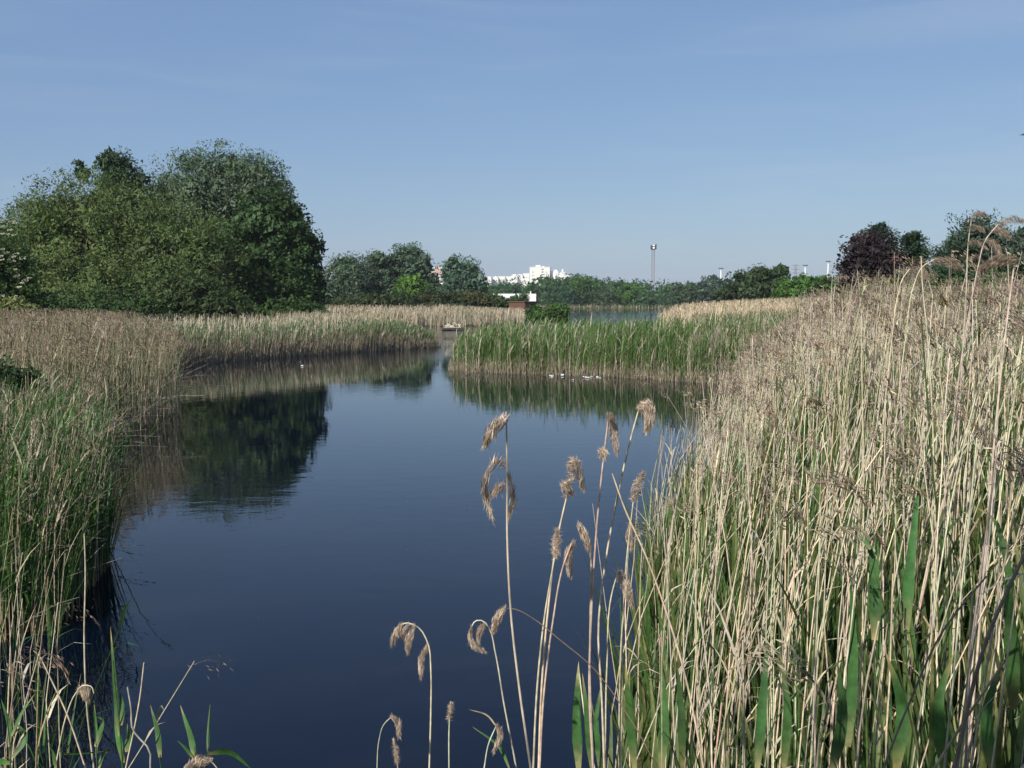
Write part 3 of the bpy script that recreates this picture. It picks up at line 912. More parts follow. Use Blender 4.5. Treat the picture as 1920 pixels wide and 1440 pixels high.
# right hand group
tree('plum_tree', 'dark purple-leaved plum tree at the right', 'tree', 46,
     [(1622, 475, 38, 42), (1605, 520, 36, 45), (1650, 500, 32, 60), (1620, 545, 45, 25)], PURPLE, 12000, .13, .3, 320, .1, .5, .25, 1615, rough=.16, trunk_r=.07)
def conifer(label, px, top_py, half_w, Y, col, base_py=575):
    """ragged conifer: whorls of branches carrying needle sprays"""
    c = at(px, top_py, Y)
    gz = float(ground_z([(c[0], Y)])[0])
    t = empty('conifer_tree', (c[0], Y, gz), label, 'tree', 'conifers behind the right-hand reeds')
    hgt = c[2] - gz
    R = half_w * Y / F
    mb = MB()
    tk = MB()
    tk.tubes(np.array([[(c[0], Y, gz - .1), (c[0], Y, gz + hgt * .5), (c[0], Y, c[2] - .1)]]), np.array([[.12, .08, .015]]), (.1, .1, .1, 0), 7)
    nb = 150
    s = np.sort(rng.uniform(.03, .97, nb))
    az = rng.uniform(0, 6.283, nb)
    L = R * (s ** .62) * rng.uniform(.55, 1.25, nb)
    b = np.column_stack([np.full(nb, c[0]), np.full(nb, Y), c[2] - s * hgt])
    K = 6
    q = np.linspace(0, 1, K)[None, :, None]
    D = np.column_stack([np.cos(az), np.sin(az), np.full(nb, .25)])[:, None]
    P = b[:, None] + D * L[:, None, None] * q + np.array([0, 0, 1.]) * L[:, None, None] * (.35 * q ** 2 - .1 * q)
    tk.tubes(P, .02 * np.linspace(1, .3, K)[None], (.1, .1, .1, 0), 3)
    m = 105
    tt = rng.uniform(.1, 1.05, (nb, m)) ** .8
    pos = b[:, None] + D * (L[:, None] * tt)[..., None] + np.array([0, 0, 1.]) * (L[:, None] * (.35 * tt ** 2 - .1 * tt))[..., None]
    pos = pos + rng.normal(0, .1, (nb, m, 3)) + np.array([0, 0, -.04])
    ax = unit(D * .8 + rng.normal(0, .6, (nb, m, 3))) * rng.uniform(.09, .2, (nb, m, 1))
    sd = unit(np.cross(ax, rng.normal(0, 1, (nb, m, 3)))) * .06
    cc = vary(col, nb, .2)[:, None].repeat(m, 1)
    mb.diamonds(pos.reshape(-1, 3), ax.reshape(-1, 3), sd.reshape(-1, 3), cc.reshape(-1, 4))
    mb.build('crown', M_LEAF, t)
    tk.build('trunk', M_BARK, t)


conifer('ragged dark conifer just behind the purple tree', 1652, 416, 85, 48, CONIF)
conifer('dark conifer standing right of the purple tree', 1712, 432, 92, 47, CONIF * [1, 1.1, 1, 1])
conifer('dark conifer in front of the grey willow at the right', 1788, 452, 80, 45, CONIF)
tree('willow_tree', 'grey-green willow behind the tall seed heads at the right', 'tree', 52,
     [(1830, 455, 50, 52), (1860, 470, 45, 55), (1800, 490, 45, 40)], GREYW * [.8, .85, .85, 1], 15000, .17, .34, 320, .2, .32, .2, 1835)
tree('willow_tree', 'second grey willow, cut by the right edge of the picture', 'tree', 50,
     [(1925, 470, 38, 50), (1945, 500, 50, 60)], GREYW * [.9, .9, .9, 1], 9000, .17, .34, 220, .2, .32, .2, 1930)
tree('shrub', 'yellow-green undergrowth shrub below the conifers', 'shrub', 40,
     [(1690, 545, 70, 18), (1640, 558, 60, 18)], SHRUB * [1.3, 1.5, .8, 1], 6000, .1, .25, 160, 0, .5, .2, 1690, stems=2)
tree('shrub', 'dark shrub under the right-hand willows', 'shrub', 41,
     [(1800, 530, 70, 30), (1890, 525, 60, 40), (1750, 545, 40, 20)], DEEP, 8000, .11, .28, 180, 0, .5, .2, 1830, stems=2)
# unseen shrub added behind the viewpoint, shaped to throw shade over the nearest stalks
def shade_shrub():
    t = empty('shrub', (-.1, -1.8, 1.9), 'tall unseen shrub added behind the viewpoint to shade the nearest stalks', 'shrub')
    mb = MB()
    cen = crown(mb, [(-2.0, -1.7, 3.5, .7, .6, 1.8), (-1.1, -1.7, 4.1, .7, .6, 2.25), (-.2, -1.8, 4.1, 1.0, .6, 2.4), (-.8, -1.8, 2.3, 1.6, .6, 1.0)], 620, 17000, .13, .22, DEEP, 0, .6, .2, .4, .06)
    mb.build('crown', M_LEAF, t)
    mb = MB()
    mb.tubes(limb_curves(np.array([-.1, -1.8, 1.2]), cen[::30]), .03 * np.linspace(1, .2, 6)[None], (.1, .1, .1, 0), 5)
    mb.build('trunk', M_BARK, t)


shade_shrub()

# ---------------------------------------------------------------- single reeds that stand out
def resample(pts, K, tipward=False):
    """smooth curve through the given points"""
    P = np.asarray(pts, float)
    d = np.r_[0, np.cumsum(np.linalg.norm(np.diff(P, axis=0), axis=1))]
    t = np.linspace(0, d[-1], K)
    if tipward:
        t = d[-1] * (1 - (1 - np.linspace(0, 1, K)) ** 2)
    if len(P) < 3:
        return np.stack([np.interp(t, d, P[:, j]) for j in range(3)], 1)
    m = np.gradient(P, d, axis=0)
    i = np.clip(np.searchsorted(d, t, side='right') - 1, 0, len(P) - 2)
    h = (d[i + 1] - d[i])[:, None]
    u = ((t - d[i]) / h[:, 0])[:, None]
    return ((1 + 2 * u) * (1 - u) ** 2 * P[i] + u * (1 - u) ** 2 * h * m[i] + u * u * (3 - 2 * u) * P[i + 1] + u * u * (u - 1) * h * m[i + 1])


def plume_on(curve, n, wid, col, parent, lmax=.034, down=.6):
    """one seed head: spikelets crowded round a short arching axis"""
    mb = MB()
    C = resample(curve, 24)
    t = rng.uniform(0, 1, n)
    f = t * 23
    i = np.minimum(f.astype(int), 22)
    u = (f - i)[:, None]
    p = C[i] * (1 - u) + C[i + 1] * u
    tan = unit(C[i + 1] - C[i])
    prof = (.35 + np.sin(np.clip(t * .9 + .1, 0, 1) * math.pi))[:, None]
    off = rng.normal(0, 1, (n, 3))
    off = off / np.maximum(1, np.linalg.norm(off, axis=1, keepdims=True) / 1.35)
    p = p + off * wid * .36 * prof + np.array([0, 0, -1.]) * wid * .3 * prof
    ax = unit(tan * .8 + np.array([0, 0, -1.]) * down + rng.normal(0, .3, (n, 3))) * rng.uniform(.4, 1, (n, 1)) * lmax
    sd = unit(np.cross(ax, rng.normal(0, 1, (n, 3)))) * rng.uniform(.0007, .0019, (n, 1))
    mb.diamonds(p, ax, sd, vary(col, n, .35, .05))
    mb.tubes(C[None, ::3], np.full((1, 8), .0011), col, 3)
    return mb.build('plume', M_PLUME, parent)


def single_reed(label, Y, stem, plumes=(), leaves=(), r=.0042, col=TAN, dY=0., group=None, to_ground=True, pn=640, pw=.023, name='reed', plume_col=None):
    """stem, seed heads and leaves given by their outline in the photograph, standing at distance Y; the stem runs down to the soil"""
    P = [at(x, y, Y + dY * i / max(1, len(stem) - 1)) for i, (x, y) in enumerate(stem)]      # from foot to tip
    if to_ground:
        a, b = P[0], P[1]
        d = unit((a - b)[None])[0]
        d = unit((d * [1, 1, 1] + [0, 0, -.8])[None])[0]
        gz = float(ground_z([(a[0], a[1])])[0])
        k = (a[2] - gz + .05) / max(.3, -d[2])
        P = [a + d * k, a + d * k * .5] + P
    base = P[0]
    t = empty(name, base, label, 'reed', group)
    mb = MB()
    K = 44
    C = resample(P, K, True)
    cc = np.repeat(vary(col, 1, .1)[:, None], K, 1)
    cc[:, ::7, :3] *= .7                       # darker nodes
    mb.tubes(C[None], r * np.linspace(1.05, .5, K)[None], cc, 6)
    mb.build('stem', M_REED, t)
    for q in plumes:
        pts_ = [at(x, y, Y + dY + rng.normal(0, .02)) for x, y in q[0]]
        plume_on(pts_, int(pn * q[1]), pw * q[2], (PLUM * [1.75, 1.8, 1.85, 1]) if plume_col is None else plume_col, t)
    for q in leaves:
        leaf_on(q[0], Y, q[1], t, q[2] if len(q) > 2 else GREEN)
    return t


def leaf_on(pts_px, Y, wpx, parent, col, K=9, fold=.3):
    Pp = resample([at(x, y, Y + .03 * i) for i, (x, y) in enumerate(pts_px)], K)
    mb = MB()
    T = unit(np.gradient(Pp, axis=0))
    sd = unit(np.cross(T, [.25, 1.0, .1]))
    w = np.array([wpx * .5 * Y / F])
    cl = aged(vary(col, 1, .15), K)
    cl[..., :3] *= np.exp(rng.normal(0, .1, (1, K, 1)))
    mb.vleaves(Pp[None], blade_w(w, K), sd[None], fold, cl)
    return mb.build('leaf', M_REED, parent)


single_reed('tall lone reed over open water with several heads hanging along its top', 1.6, [(995, 1440), (975, 1300), (958, 1150), (951, 1000), (951, 880), (949, 772)],
            [([(947, 783), (930, 792), (908, 832)], .8, .9), ([(948, 872), (930, 862), (914, 890), (911, 935), (924, 972)], .7, .5), ([(945, 908), (930, 915), (916, 930)], .3, .5), ([(953, 885), (962, 920), (955, 968)], .4, .5)], r=.0027, pw=.017, pn=420)
single_reed('reed with a double fluffy head, right of the lone reed', 3.0, [(1010, 1440), (1015, 1300), (1027, 1150), (1045, 1010), (1064, 925)],
            [([(1070, 900), (1076, 860), (1095, 918)], 1.4, 1.2), ([(1063, 928), (1060, 905), (1075, 925)], .8, 1.0)], r=.0046)
single_reed('straight reed whose long head droops right, above a small tuft', 3.1, [(1112, 1440), (1105, 1300), (1109, 1150), (1118, 1000), (1131, 865), (1140, 790)],
            [([(1143, 775), (1148, 790), (1157, 848)], 1.4, 1.1), ([(1131, 858), (1130, 842), (1138, 846)], .5, .8)], r=.0046)
single_reed('slanting reed with the highest fluffy head over the water', 3.2, [(1128, 1300), (1122, 1180), (1136, 1050), (1160, 920), (1190, 795), (1200, 760)],
            [([(1200, 762), (1212, 752), (1218, 780), (1212, 808)], 1.6, 1.3)], r=.0046)
single_reed('shorter reed with an upright oval head left of the bed edge', 3.4, [(1166, 1300), (1168, 1180), (1174, 1060), (1188, 935)], [([(1188, 935), (1195, 905), (1208, 882)], 1.2, 1.1)], r=.004)
single_reed('leaning reed with a narrow head, leftmost of its bunch', 2.9, [(1000, 1440), (1008, 1280), (1022, 1150), (1040, 1045)], [([(1041, 1042), (1043, 1015), (1045, 990)], .9, .8)], r=.0042)
single_reed('reed with a drooping head hanging over a dark stem', 3.1, [(1112, 1440), (1106, 1250), (1107, 1120), (1107, 1042), (1098, 1000)], [([(1086, 982), (1096, 1000), (1106, 1032)], 1.1, .9)], r=.0042)
single_reed('reed with a ragged hanging head in the middle of the bunch', 3.0, [(1012, 1440), (1020, 1300), (1036, 1170), (1058, 1055), (1072, 1018)], [([(1075, 1016), (1066, 1035), (1070, 1078)], 1.2, .9)], r=.0042)
single_reed('bent reed with three brown tassels hanging to the left', 3.0, [(805, 1440), (808, 1330), (808, 1260), (802, 1205), (785, 1177), (762, 1168), (742, 1178)],
            [([(752, 1170), (742, 1185), (735, 1208)], .6, .7), ([(775, 1172), (768, 1190), (764, 1222)], .7, .8), ([(802, 1210), (792, 1225), (789, 1270)], .7, .7), ([(765, 1170), (758, 1180), (755, 1195)], .3, .6)], r=.0036)
single_reed('curled reed whose pale head loops back to its stem', 2.9, [(968, 1440), (945, 1320), (928, 1220), (918, 1180), (905, 1164), (892, 1164), (883, 1178)],
            [([(884, 1175), (882, 1195), (892, 1212), (911, 1221)], .7, .5), ([(908, 1170), (899, 1182), (896, 1206)], .5, .7)], r=.0034)
single_reed('broken reed bent flat to the left, head hanging beside the lone stem', 2.8, [(1170, 1330), (1110, 1250), (1050, 1200), (1000, 1160), (965, 1142), (945, 1140)],
            [([(945, 1140), (936, 1150), (924, 1184)], .9, .8)], r=.0022, col=TAN_D * [.7, .7, .7, 1])
single_reed('small hooked reed, farthest left on the water', 2.9, [(707, 1440), (710, 1392), (720, 1358), (735, 1343)], [([(735, 1343), (744, 1350), (748, 1380)], .6, .6)], r=.0026)
single_reed('short frayed stub beside the small hooked reed', 2.9, [(746, 1440), (742, 1410), (738, 1383)], [([(744, 1430), (741, 1400), (738, 1385)], .35, .3)], r=.0032)
single_reed('bare stalk with a twisted tip standing alone in the water', 2.95, [(842, 1440), (842, 1370), (845, 1315)], [([(842, 1348), (844, 1335), (846, 1318)], .35, .35)], r=.0034)
single_reed('small reed with a hanging grey head and a trailing dry leaf', 2.85, [(908, 1440), (916, 1395), (930, 1362)], [([(932, 1360), (938, 1372), (926, 1408)], .7, .6)],
            [([(932, 1364), (915, 1342), (878, 1330)], 4, TAN_D), ([(955, 1440), (940, 1405), (885, 1362)], 8, GREEN)], r=.003)
single_reed('reed with a loose open head low in front of the bed', 3.3, [(1135, 1440), (1138, 1250), (1148, 1110), (1160, 1068)], [([(1160, 1068), (1172, 1090), (1185, 1135)], 1.3, 1.2)], r=.004)
single_reed('stalk with a feathery head against the bed edge', 3.6, [(1160, 1440), (1165, 1200), (1176, 1060), (1182, 985)], [([(1182, 985), (1180, 1000), (1184, 1030)], 1.0, .9)], r=.004)
single_reed('snapped stalk crossing the others from lower right to upper left', 3.0, [(1260, 1180), (1210, 1040), (1170, 950), (1148, 888)], [], r=.0042)
# seed heads against the sky at the right
single_reed('tallest reed of all, head above the horizon at the right', 4.2, [(1806, 640), (1812, 540), (1816, 450), (1822, 408)],
            [([(1821, 410), (1832, 398), (1852, 404)], .9, 1.0), ([(1818, 426), (1832, 424), (1848, 434)], .6, .7), ([(1816, 455), (1832, 452), (1852, 466)], .7, .8), ([(1815, 485), (1828, 478), (1842, 490)], .5, .7)], r=.0042, plume_col=PLUM * [1.15, 1.15, 1.15, 1], pn=300, pw=.022)
single_reed('arching reed beside the tallest one, head nodding right', 4.0, [(1822, 560), (1834, 500), (1848, 450), (1872, 420)],
            [([(1872, 420), (1895, 408), (1925, 414)], 1.2, 1.1), ([(1862, 430), (1880, 430), (1896, 448)], .9, 1.0), ([(1850, 448), (1866, 455), (1876, 478)], .9, 1.1)], r=.0042, plume_col=PLUM * [1.15, 1.15, 1.15, 1], pn=300, pw=.022)
single_reed('reed with a dark head bent hard to the left at the right edge', 3.2, [(1886, 620), (1896, 540), (1903, 486)], [([(1904, 485), (1880, 482), (1835, 502)], 1.8, 1.2)], r=.0046, plume_col=PLUM * [.85, .8, .8, 1], pn=330, pw=.024)
single_reed('bowed reed with a wide brown head left of the tallest', 4.4, [(1700, 620), (1712, 540), (1730, 500), (1752, 486)], [([(1752, 486), (1780, 486), (1802, 500)], 1.6, 1.5)], r=.004, plume_col=PLUM, pn=300, pw=.024)
single_reed('bowed reed with a ragged head in front of the conifers', 4.6, [(1672, 640), (1682, 560), (1694, 520), (1706, 504)], [([(1706, 504), (1722, 502), (1740, 518)], 1.4, 1.4)], r=.004, plume_col=PLUM, pn=300, pw=.024)
single_reed('bare broken stalk sticking up before the conifers', 4.4, [(1738, 620), (1730, 540), (1727, 480)], [], r=.0045)
single_reed('reed with small drooping leaves at the foot of the purple tree', 5.2, [(1570, 680), (1566, 620), (1563, 560), (1566, 532)], [], [([(1566, 535), (1576, 540), (1580, 560)], 5, TAN_D), ([(1565, 545), (1574, 548), (1578, 575)], 5, TAN_D), ([(1566, 532), (1574, 532), (1582, 548)], 4, TAN_D)], r=.004)
single_reed('straight pale stalk rising from the middle of the right-hand bed', 4.0, [(1618, 800), (1616, 700), (1615, 590)], [], r=.0036)
single_reed('thick dark stalk with shade put into its colour at the lower right corner', 1.75, [(1790, 1440), (1850, 1200), (1925, 1030)], [], r=.0052, col=TAN_D * [.8, .8, .85, 1])  # stem colour darkened and cooled to carry the shade of this corner
single_reed('thin dark stalk slanting across the lower right corner', 1.9, [(1700, 1330), (1770, 1180), (1850, 1080)], [], r=.0034, col=TAN_D * [.8, .8, .85, 1])  # shade is painted into this stem's colour as well

# green shoots and dead stalks at the lower left corner
single_reed('green reed shoot with upright broad leaves, tallest at lower left', 3.0, [(230, 1440), (224, 1360), (216, 1290), (212, 1240)], [],
            [([(224, 1380), (219, 1320), (213, 1240), (207, 1175)], 12), ([(232, 1430), (222, 1370), (216, 1290)], 16), ([(228, 1360), (231, 1325), (222, 1288)], 12), ([(238, 1410), (243, 1380), (238, 1355)], 16),
             ([(186, 1440), (196, 1412), (214, 1402)], 9)], r=.0035, col=GREEN * [1.2, 1.2, 1, 1])
single_reed('green shoot with one pointed leaf, right of the tallest shoot', 3.0, [(302, 1440), (300, 1425), (300, 1415)], [], [([(301, 1420), (297, 1375), (282, 1322)], 15)], r=.003, col=GREEN)
single_reed('green shoot with a thin tip and a folded broad leaf', 2.95, [(366, 1440), (366, 1420), (365, 1400)], [], [([(366, 1425), (360, 1385), (348, 1350), (338, 1322)], 16), ([(362, 1420), (348, 1402), (332, 1388)], 10)], r=.003, col=GREEN)
single_reed('slender green shoot with a leaf arching right', 2.9, [(388, 1440), (390, 1400), (393, 1350), (394, 1325)], [], [([(390, 1410), (391, 1370), (394, 1320)], 7), ([(390, 1412), (425, 1408), (472, 1442)], 15), ([(390, 1414), (402, 1412), (412, 1420)], 9)], r=.0024, col=GREEN)
single_reed('low green shoot with drooping leaves in the lower left corner', 2.9, [(20, 1440), (18, 1390), (12, 1340)], [], [([(18, 1400), (20, 1370), (2, 1310)], 14), ([(24, 1420), (50, 1380), (22, 1350)], 12), ([(20, 1430), (-4, 1425), (-30, 1420)], 14),
            ([(106, 1440), (100, 1410), (92, 1400)], 12), ([(22, 1380), (45, 1330), (66, 1300)], 8)], r=.003, col=GREEN)
single_reed('green shoot with a broad bent leaf before the dark reflection', 3.0, [(182, 1440), (180, 1395), (176, 1330)], [], [([(180, 1400), (190, 1370), (194, 1350), (180, 1345)], 14), ([(181, 1420), (182, 1380), (176, 1312)], 7), ([(120, 1414), (160, 1412), (200, 1408)], 5)], r=.0025, col=GREEN)
single_reed('tall thin dry stalk before the near left reeds', 3.1, [(176, 1440), (164, 1340), (158, 1200), (160, 1060), (158, 1000)], [], [([(158, 1002), (166, 994), (170, 998)], 5, TAN_D)], r=.004)
single_reed('dead stalk leaning to the left across the dark reflection', 3.0, [(160, 1440), (130, 1350), (76, 1232)], [([(78, 1236), (75, 1240), (74, 1246)], .15, .4)], [], r=.0036)
single_reed('bent dead stalk with a round nodding head at lower left', 3.0, [(109, 1412), (125, 1340), (142, 1300), (156, 1285), (172, 1288), (176, 1300)], [([(150, 1292), (158, 1290), (165, 1312)], .9, 1.0)], [], r=.003)
single_reed('bare stalk crossing in front of the tallest green shoot', 2.95, [(238, 1430), (252, 1365), (262, 1310), (270, 1242)], [], [], r=.0034)
single_reed('knotty grey twig forking at the lower left', 2.9, [(282, 1440), (280, 1405), (262, 1385), (250, 1370), (246, 1330), (239, 1288)], [], [], r=.0042, col=GREY)
single_reed('nodding straw head cut by the bottom edge', 2.85, [(410, 1445), (398, 1430), (378, 1424)], [([(392, 1424), (370, 1424), (345, 1442)], 1.3, 1.0)], [], r=.003)

# broad green leaves and stalks in the front rows on the right
for i, (lab, Y, lf) in enumerate([
        ('broad green leaf with its tip folded over, in the right-hand bed', 2.9, [([(1640, 1200), (1640, 1110), (1632, 1030), (1612, 990)], 38), ([(1632, 1030), (1615, 1000), (1602, 978)], 18)]),
        ('tallest broad green leaf beside a thick pale stalk', 2.9, [([(1700, 1180), (1706, 1060), (1716, 970), (1724, 900)], 34)]),
        ('green leaf arching left near the right edge', 2.6, [([(1900, 1150), (1880, 1020), (1862, 970), (1822, 948)], 24)]),
        ('wide green leaf rising at the right edge', 2.5, [([(1900, 1330), (1893, 1150), (1885, 1050)], 46)]),
        ('broad leaves at the left foot of the right-hand bed', 3.0, [([(1085, 1440), (1082, 1330), (1085, 1240)], 34), ([(1110, 1440), (1100, 1330), (1092, 1262)], 26), ([(1125, 1440), (1118, 1350), (1128, 1280)], 22)]),
        ('cluster of green blades below the bent stalk', 2.9, [([(1190, 1440), (1180, 1330), (1172, 1240)], 30), ([(1240, 1440), (1246, 1330), (1238, 1230)], 34), ([(1280, 1440), (1275, 1300), (1262, 1210)], 26)]),
        ('green blades in the middle of the front row', 2.8, [([(1420, 1440), (1432, 1290), (1440, 1190)], 34), ([(1470, 1440), (1476, 1320), (1462, 1220)], 30), ([(1590, 1400), (1600, 1230), (1595, 1080)], 36)]),
        ('dark green blades in shade at the lower right', 2.3, [([(1560, 1445), (1580, 1330), (1570, 1240)], 40), ([(1680, 1445), (1690, 1320), (1660, 1220)], 44), ([(1770, 1445), (1760, 1310), (1790, 1220)], 42), ([(1860, 1445), (1850, 1330), (1880, 1240)], 40)])]):
    x0, y0 = lf[0][0][0]
    Y = Y + .35
    single_reed(lab, Y, [(x0, y0 + 60), (x0, y0 + 20), (x0, y0)], [], [(a, b * .62, GREEN * [.9, .95, .9, 1]) for a, b in lf], r=.004, col=GREEN, name='green_reed')

G4 = 'dry stalks in the front rows of the right-hand bed'
cand = scatter(90, .35, 3.2, 2.5, 5.5, -.05, 4, lambda p, d: right_keep(p, d) & (p[:, 0] < .56 * p[:, 1]))
for q in cand:
    b = with_z(q[None])
    n = 1
    h = right_h(q[None]) * rng.uniform(.85, 1.1)
    Pc = stem_curves(b, h, np.abs(rng.normal(0, .1, 1)), rng.uniform(0, 6.28, 1), np.abs(rng.normal(0, .1, 1)), rng.normal(.2, .8, 1), 12, .004)
    t = empty('reed', b[0], 'thick dry stalk in the front rows of the pale right-hand reed bed', 'reed', G4)
    mb = MB()
    cc = np.repeat(vary(TAN * [1.1, 1.1, 1.05, 1], 1, .12)[:, None], 12, 1)
    cc[:, 1::3, :3] *= .7
    mb.tubes(Pc, rng.uniform(.004, .0056) * np.linspace(1, .5, 12)[None], cc, 6)
    mb.build('stem', M_REED, t)
    if rng.random() < .8 and h[0] > 2.1:
        a = rng.normal(.2, .7)
        L = rng.uniform(.14, .24)
        tip = Pc[0, -1]
        D = np.array([math.cos(a), math.sin(a), 0])
        plume_on([tip, tip + D * L * .4 + [0, 0, L * .15], tip + D * L * .8 - [0, 0, L * .25]], 300, .034, PLUM, t)
    k = rng.integers(4, 9)
    az = np.array([rng.uniform(0, 6.28)])
    BP, sd = blade_curves(Pc[:, k], rng.uniform(.15, .35, 1), az, rng.uniform(.6, 1.3, 1), rng.uniform(.2, 1., 1), 6)
    mb = MB()
    mb.vleaves(BP, blade_w(np.array([rng.uniform(.004, .008)]), 6), sd, .3, vary(TAN_D * [1.2, 1.2, 1.2, 1], 1))
    mb.build('leaf', M_REED, t)

# ---------------------------------------------------------------- buildings
def rect_building(name, label, Y, px0, px1, top_py, depth, wall, windows=(), extra=(), group=None, bottom=0., turn=0.):
    """a block seen between px0 and px1 whose roof is at top_py; windows as (u0, u1, v0, v1) shares of the front"""
    a, b = at(px0, top_py, Y), at(px1, top_py, Y)
    w, top = b[0] - a[0], a[2]
    t = empty(name, ((a[0] + b[0]) / 2, Y, bottom), label, 'building', group)
    t.rotation_euler[2] = turn

    def put(nm, mat, x0, x1, y0, y1, z0, z1, par=t):
        m = MB()
        m.box(x0, x1, y0, y1, z0, z1)
        o = m.build(nm, mat, None, False)
        o.parent = par
        return o
    wl = put('wall', wall, -w / 2, w / 2, 0, depth, 0, top - bottom)
    eave = .3 if Y > 400 else .03
    put('roof', wall, -w / 2 - eave, w / 2 + eave, -eave, depth + eave, top - bottom + .003, top - bottom + .6)
    for u0, u1, v0, v1, mat in windows:
        hh = top - bottom
        o = put('window', M_WHITE, -w / 2 + u0 * w, -w / 2 + u1 * w, -.25, -.003, v0 * hh, v1 * hh)
        put('pane', mat, -w / 2 + u0 * w + .15, -w / 2 + u1 * w - .15, -.32, -.253, v0 * hh + .15, v1 * hh - .15, o)
    for nm, mat, x0, x1, z0, z1 in extra:
        put(nm, mat, -w / 2 + x0 * w, -w / 2 + x1 * w, depth * .2, depth * .8, top - bottom + z0, top - bottom + z1)
    return t


G5 = 'apartment blocks on the horizon'
YB = 1500
vis = lambda top, n, v0=.62: [v0 + (1 - v0) * i / n for i in range(n)]
tw = rect_building('apartment_tower', 'tall off-white apartment tower above the far wood', YB, 993, 1031, 501, 22, M_CREAM,
                   [(.58, .70, v, v + .035, M_PANE) for v in (.60, .68, .76, .84, .92)] + [(.42, .52, v, v + .03, M_PANE) for v in (.60, .68)] + [(.12, .2, v, v + .03, M_PANE) for v in (.64, .74, .84)] + [(.8, .86, v, v + .03, M_PANE) for v in (.64, .74, .84)],
                   [('penthouse', M_WHITE, .28, .52, .6, 3.2), ('stair_tower', M_CREAM, .6, .72, .6, 1.8)], G5, 0, math.radians(-8))
rect_building('apartment_block', 'lower white block joined to the right of the tower', YB + 6, 1033, 1046, 509, 20, M_WHITE, [(.55, .95, .80, .84, M_PANE), (.55, .95, .68, .72, M_PANE)], [('penthouse', M_WHITE, .5, .9, .6, 2.6)], G5)
rect_building('apartment_block', 'stepped white block at the right end of the skyline', YB + 2, 1046.6, 1060, 511, 20, M_WHITE, [(.1, .5, .78, .82, M_PANE), (.2, .7, .64, .68, M_PANE)], [('stack', M_WHITE, .55, .72, .6, 5.)], G5)
rect_building('apartment_block', 'lowest white block right of the stepped one', YB, 1060.6, 1067, 516, 18, M_WHITE, [(.2, .8, .7, .76, M_PANE)], [], G5)
rows = [(903, 921, 519), (921.6, 934, 520), (934.6, 947, 518.5), (947.6, 958, 519), (958.6, 970, 516.5), (970.6, 981, 515), (981.6, 992, 513)]
nm5 = ['first low white block beside the lone poplar', 'second low white block from the lone poplar', 'third low white block from the lone poplar', 'middle low white block of the skyline row', 'fifth low white block, stepping up towards the tower',
       'sixth low white block, next but one to the tower', 'low white block touching the left side of the tower']
for (a, b, tp), lab in zip(rows, nm5):
    rect_building('apartment_block', lab, YB + rng.uniform(-20, 20), a, b, tp, 18, M_WHITE if rng.random() < .6 else M_CREAM, [(u, u + .14, v, v + .05, M_PANE) for u in (.12, .42, .72) for v in (.68, .84)],
                  [('penthouse', M_WHITE, .2 + .3 * rng.random(), .75, .6, 1.7)] if a in (921.6, 958.6) else [], G5)
rect_building('apartment_block', 'pink and white block between the poplars', 900, 806, 829, 503, 16, M_WHITE, [(.05, .2, v, v + .03, M_PANE) for v in (.62, .72, .82, .92)] + [(.42, .85, .56, .985, M_PINK)] + [(.87, .97, v, v + .03, M_PANE) for v in (.62, .72, .82, .92)], [('penthouse', M_PINK, .5, .75, .6, 1.6)])
rect_building('office_building', 'low building with blue-green glazing under the pink block', 700, 806, 832, 518, 14, M_WHITE, [(.02, .98, .35, .72, M_TEAL)])
rect_building('pavilion', 'long low white building behind the brown hide', 240, 925, 1005, 555.5, 8, M_WHITE, [(u, u + .1, .45, .75, M_PANE) for u in (.1, .3, .5)], [('flue', M_WHITE, .875, .885, .6, 1.2)], None, .4)


def hide():
    Yh = 128.
    c = at(984, 565, Yh)
    gz = float(ground_z([(c[0], Yh)])[0])
    t = empty('bird_hide', (c[0], Yh, gz), 'rust-brown boarded bird hide behind the straw reed band', 'hut')
    t.rotation_euler[2] = math.radians(-38)
    hh = c[2] - gz
    m = MB()
    m.box(-2.6, 0, 0, 2.6, 0, hh - .1)
    o = m.build('wall', M_RUST, None, False)
    o.parent = t
    m = MB()
    m.box(-2.75, .15, -.15, 2.75, hh - .097, hh)
    o = m.build('roof', M_RUST, None, False)
    o.parent = t
    m = MB()
    m.box(-.082, .082, -.03, -.002, .02, hh - .12)
    me = m.mesh('plank', False)
    me.materials.append(M_RUST)
    for k in range(14):
        for side in (0, 1):
            p = bpy.data.objects.new('plank', me)
            COL.objects.link(p)
            p.parent = t
            q = .1 + k * .1835
            if side:
                p.location = (0, q, 0)
                p.rotation_euler[2] = math.radians(90)
            else:
                p.location = (-q, 0, 0)
    return t


hide()

# ---------------------------------------------------------------- masts
def part(mb, nm, mat, t, sm=False):
    o = mb.build(nm, mat, None, sm)
    o.parent = t
    return o


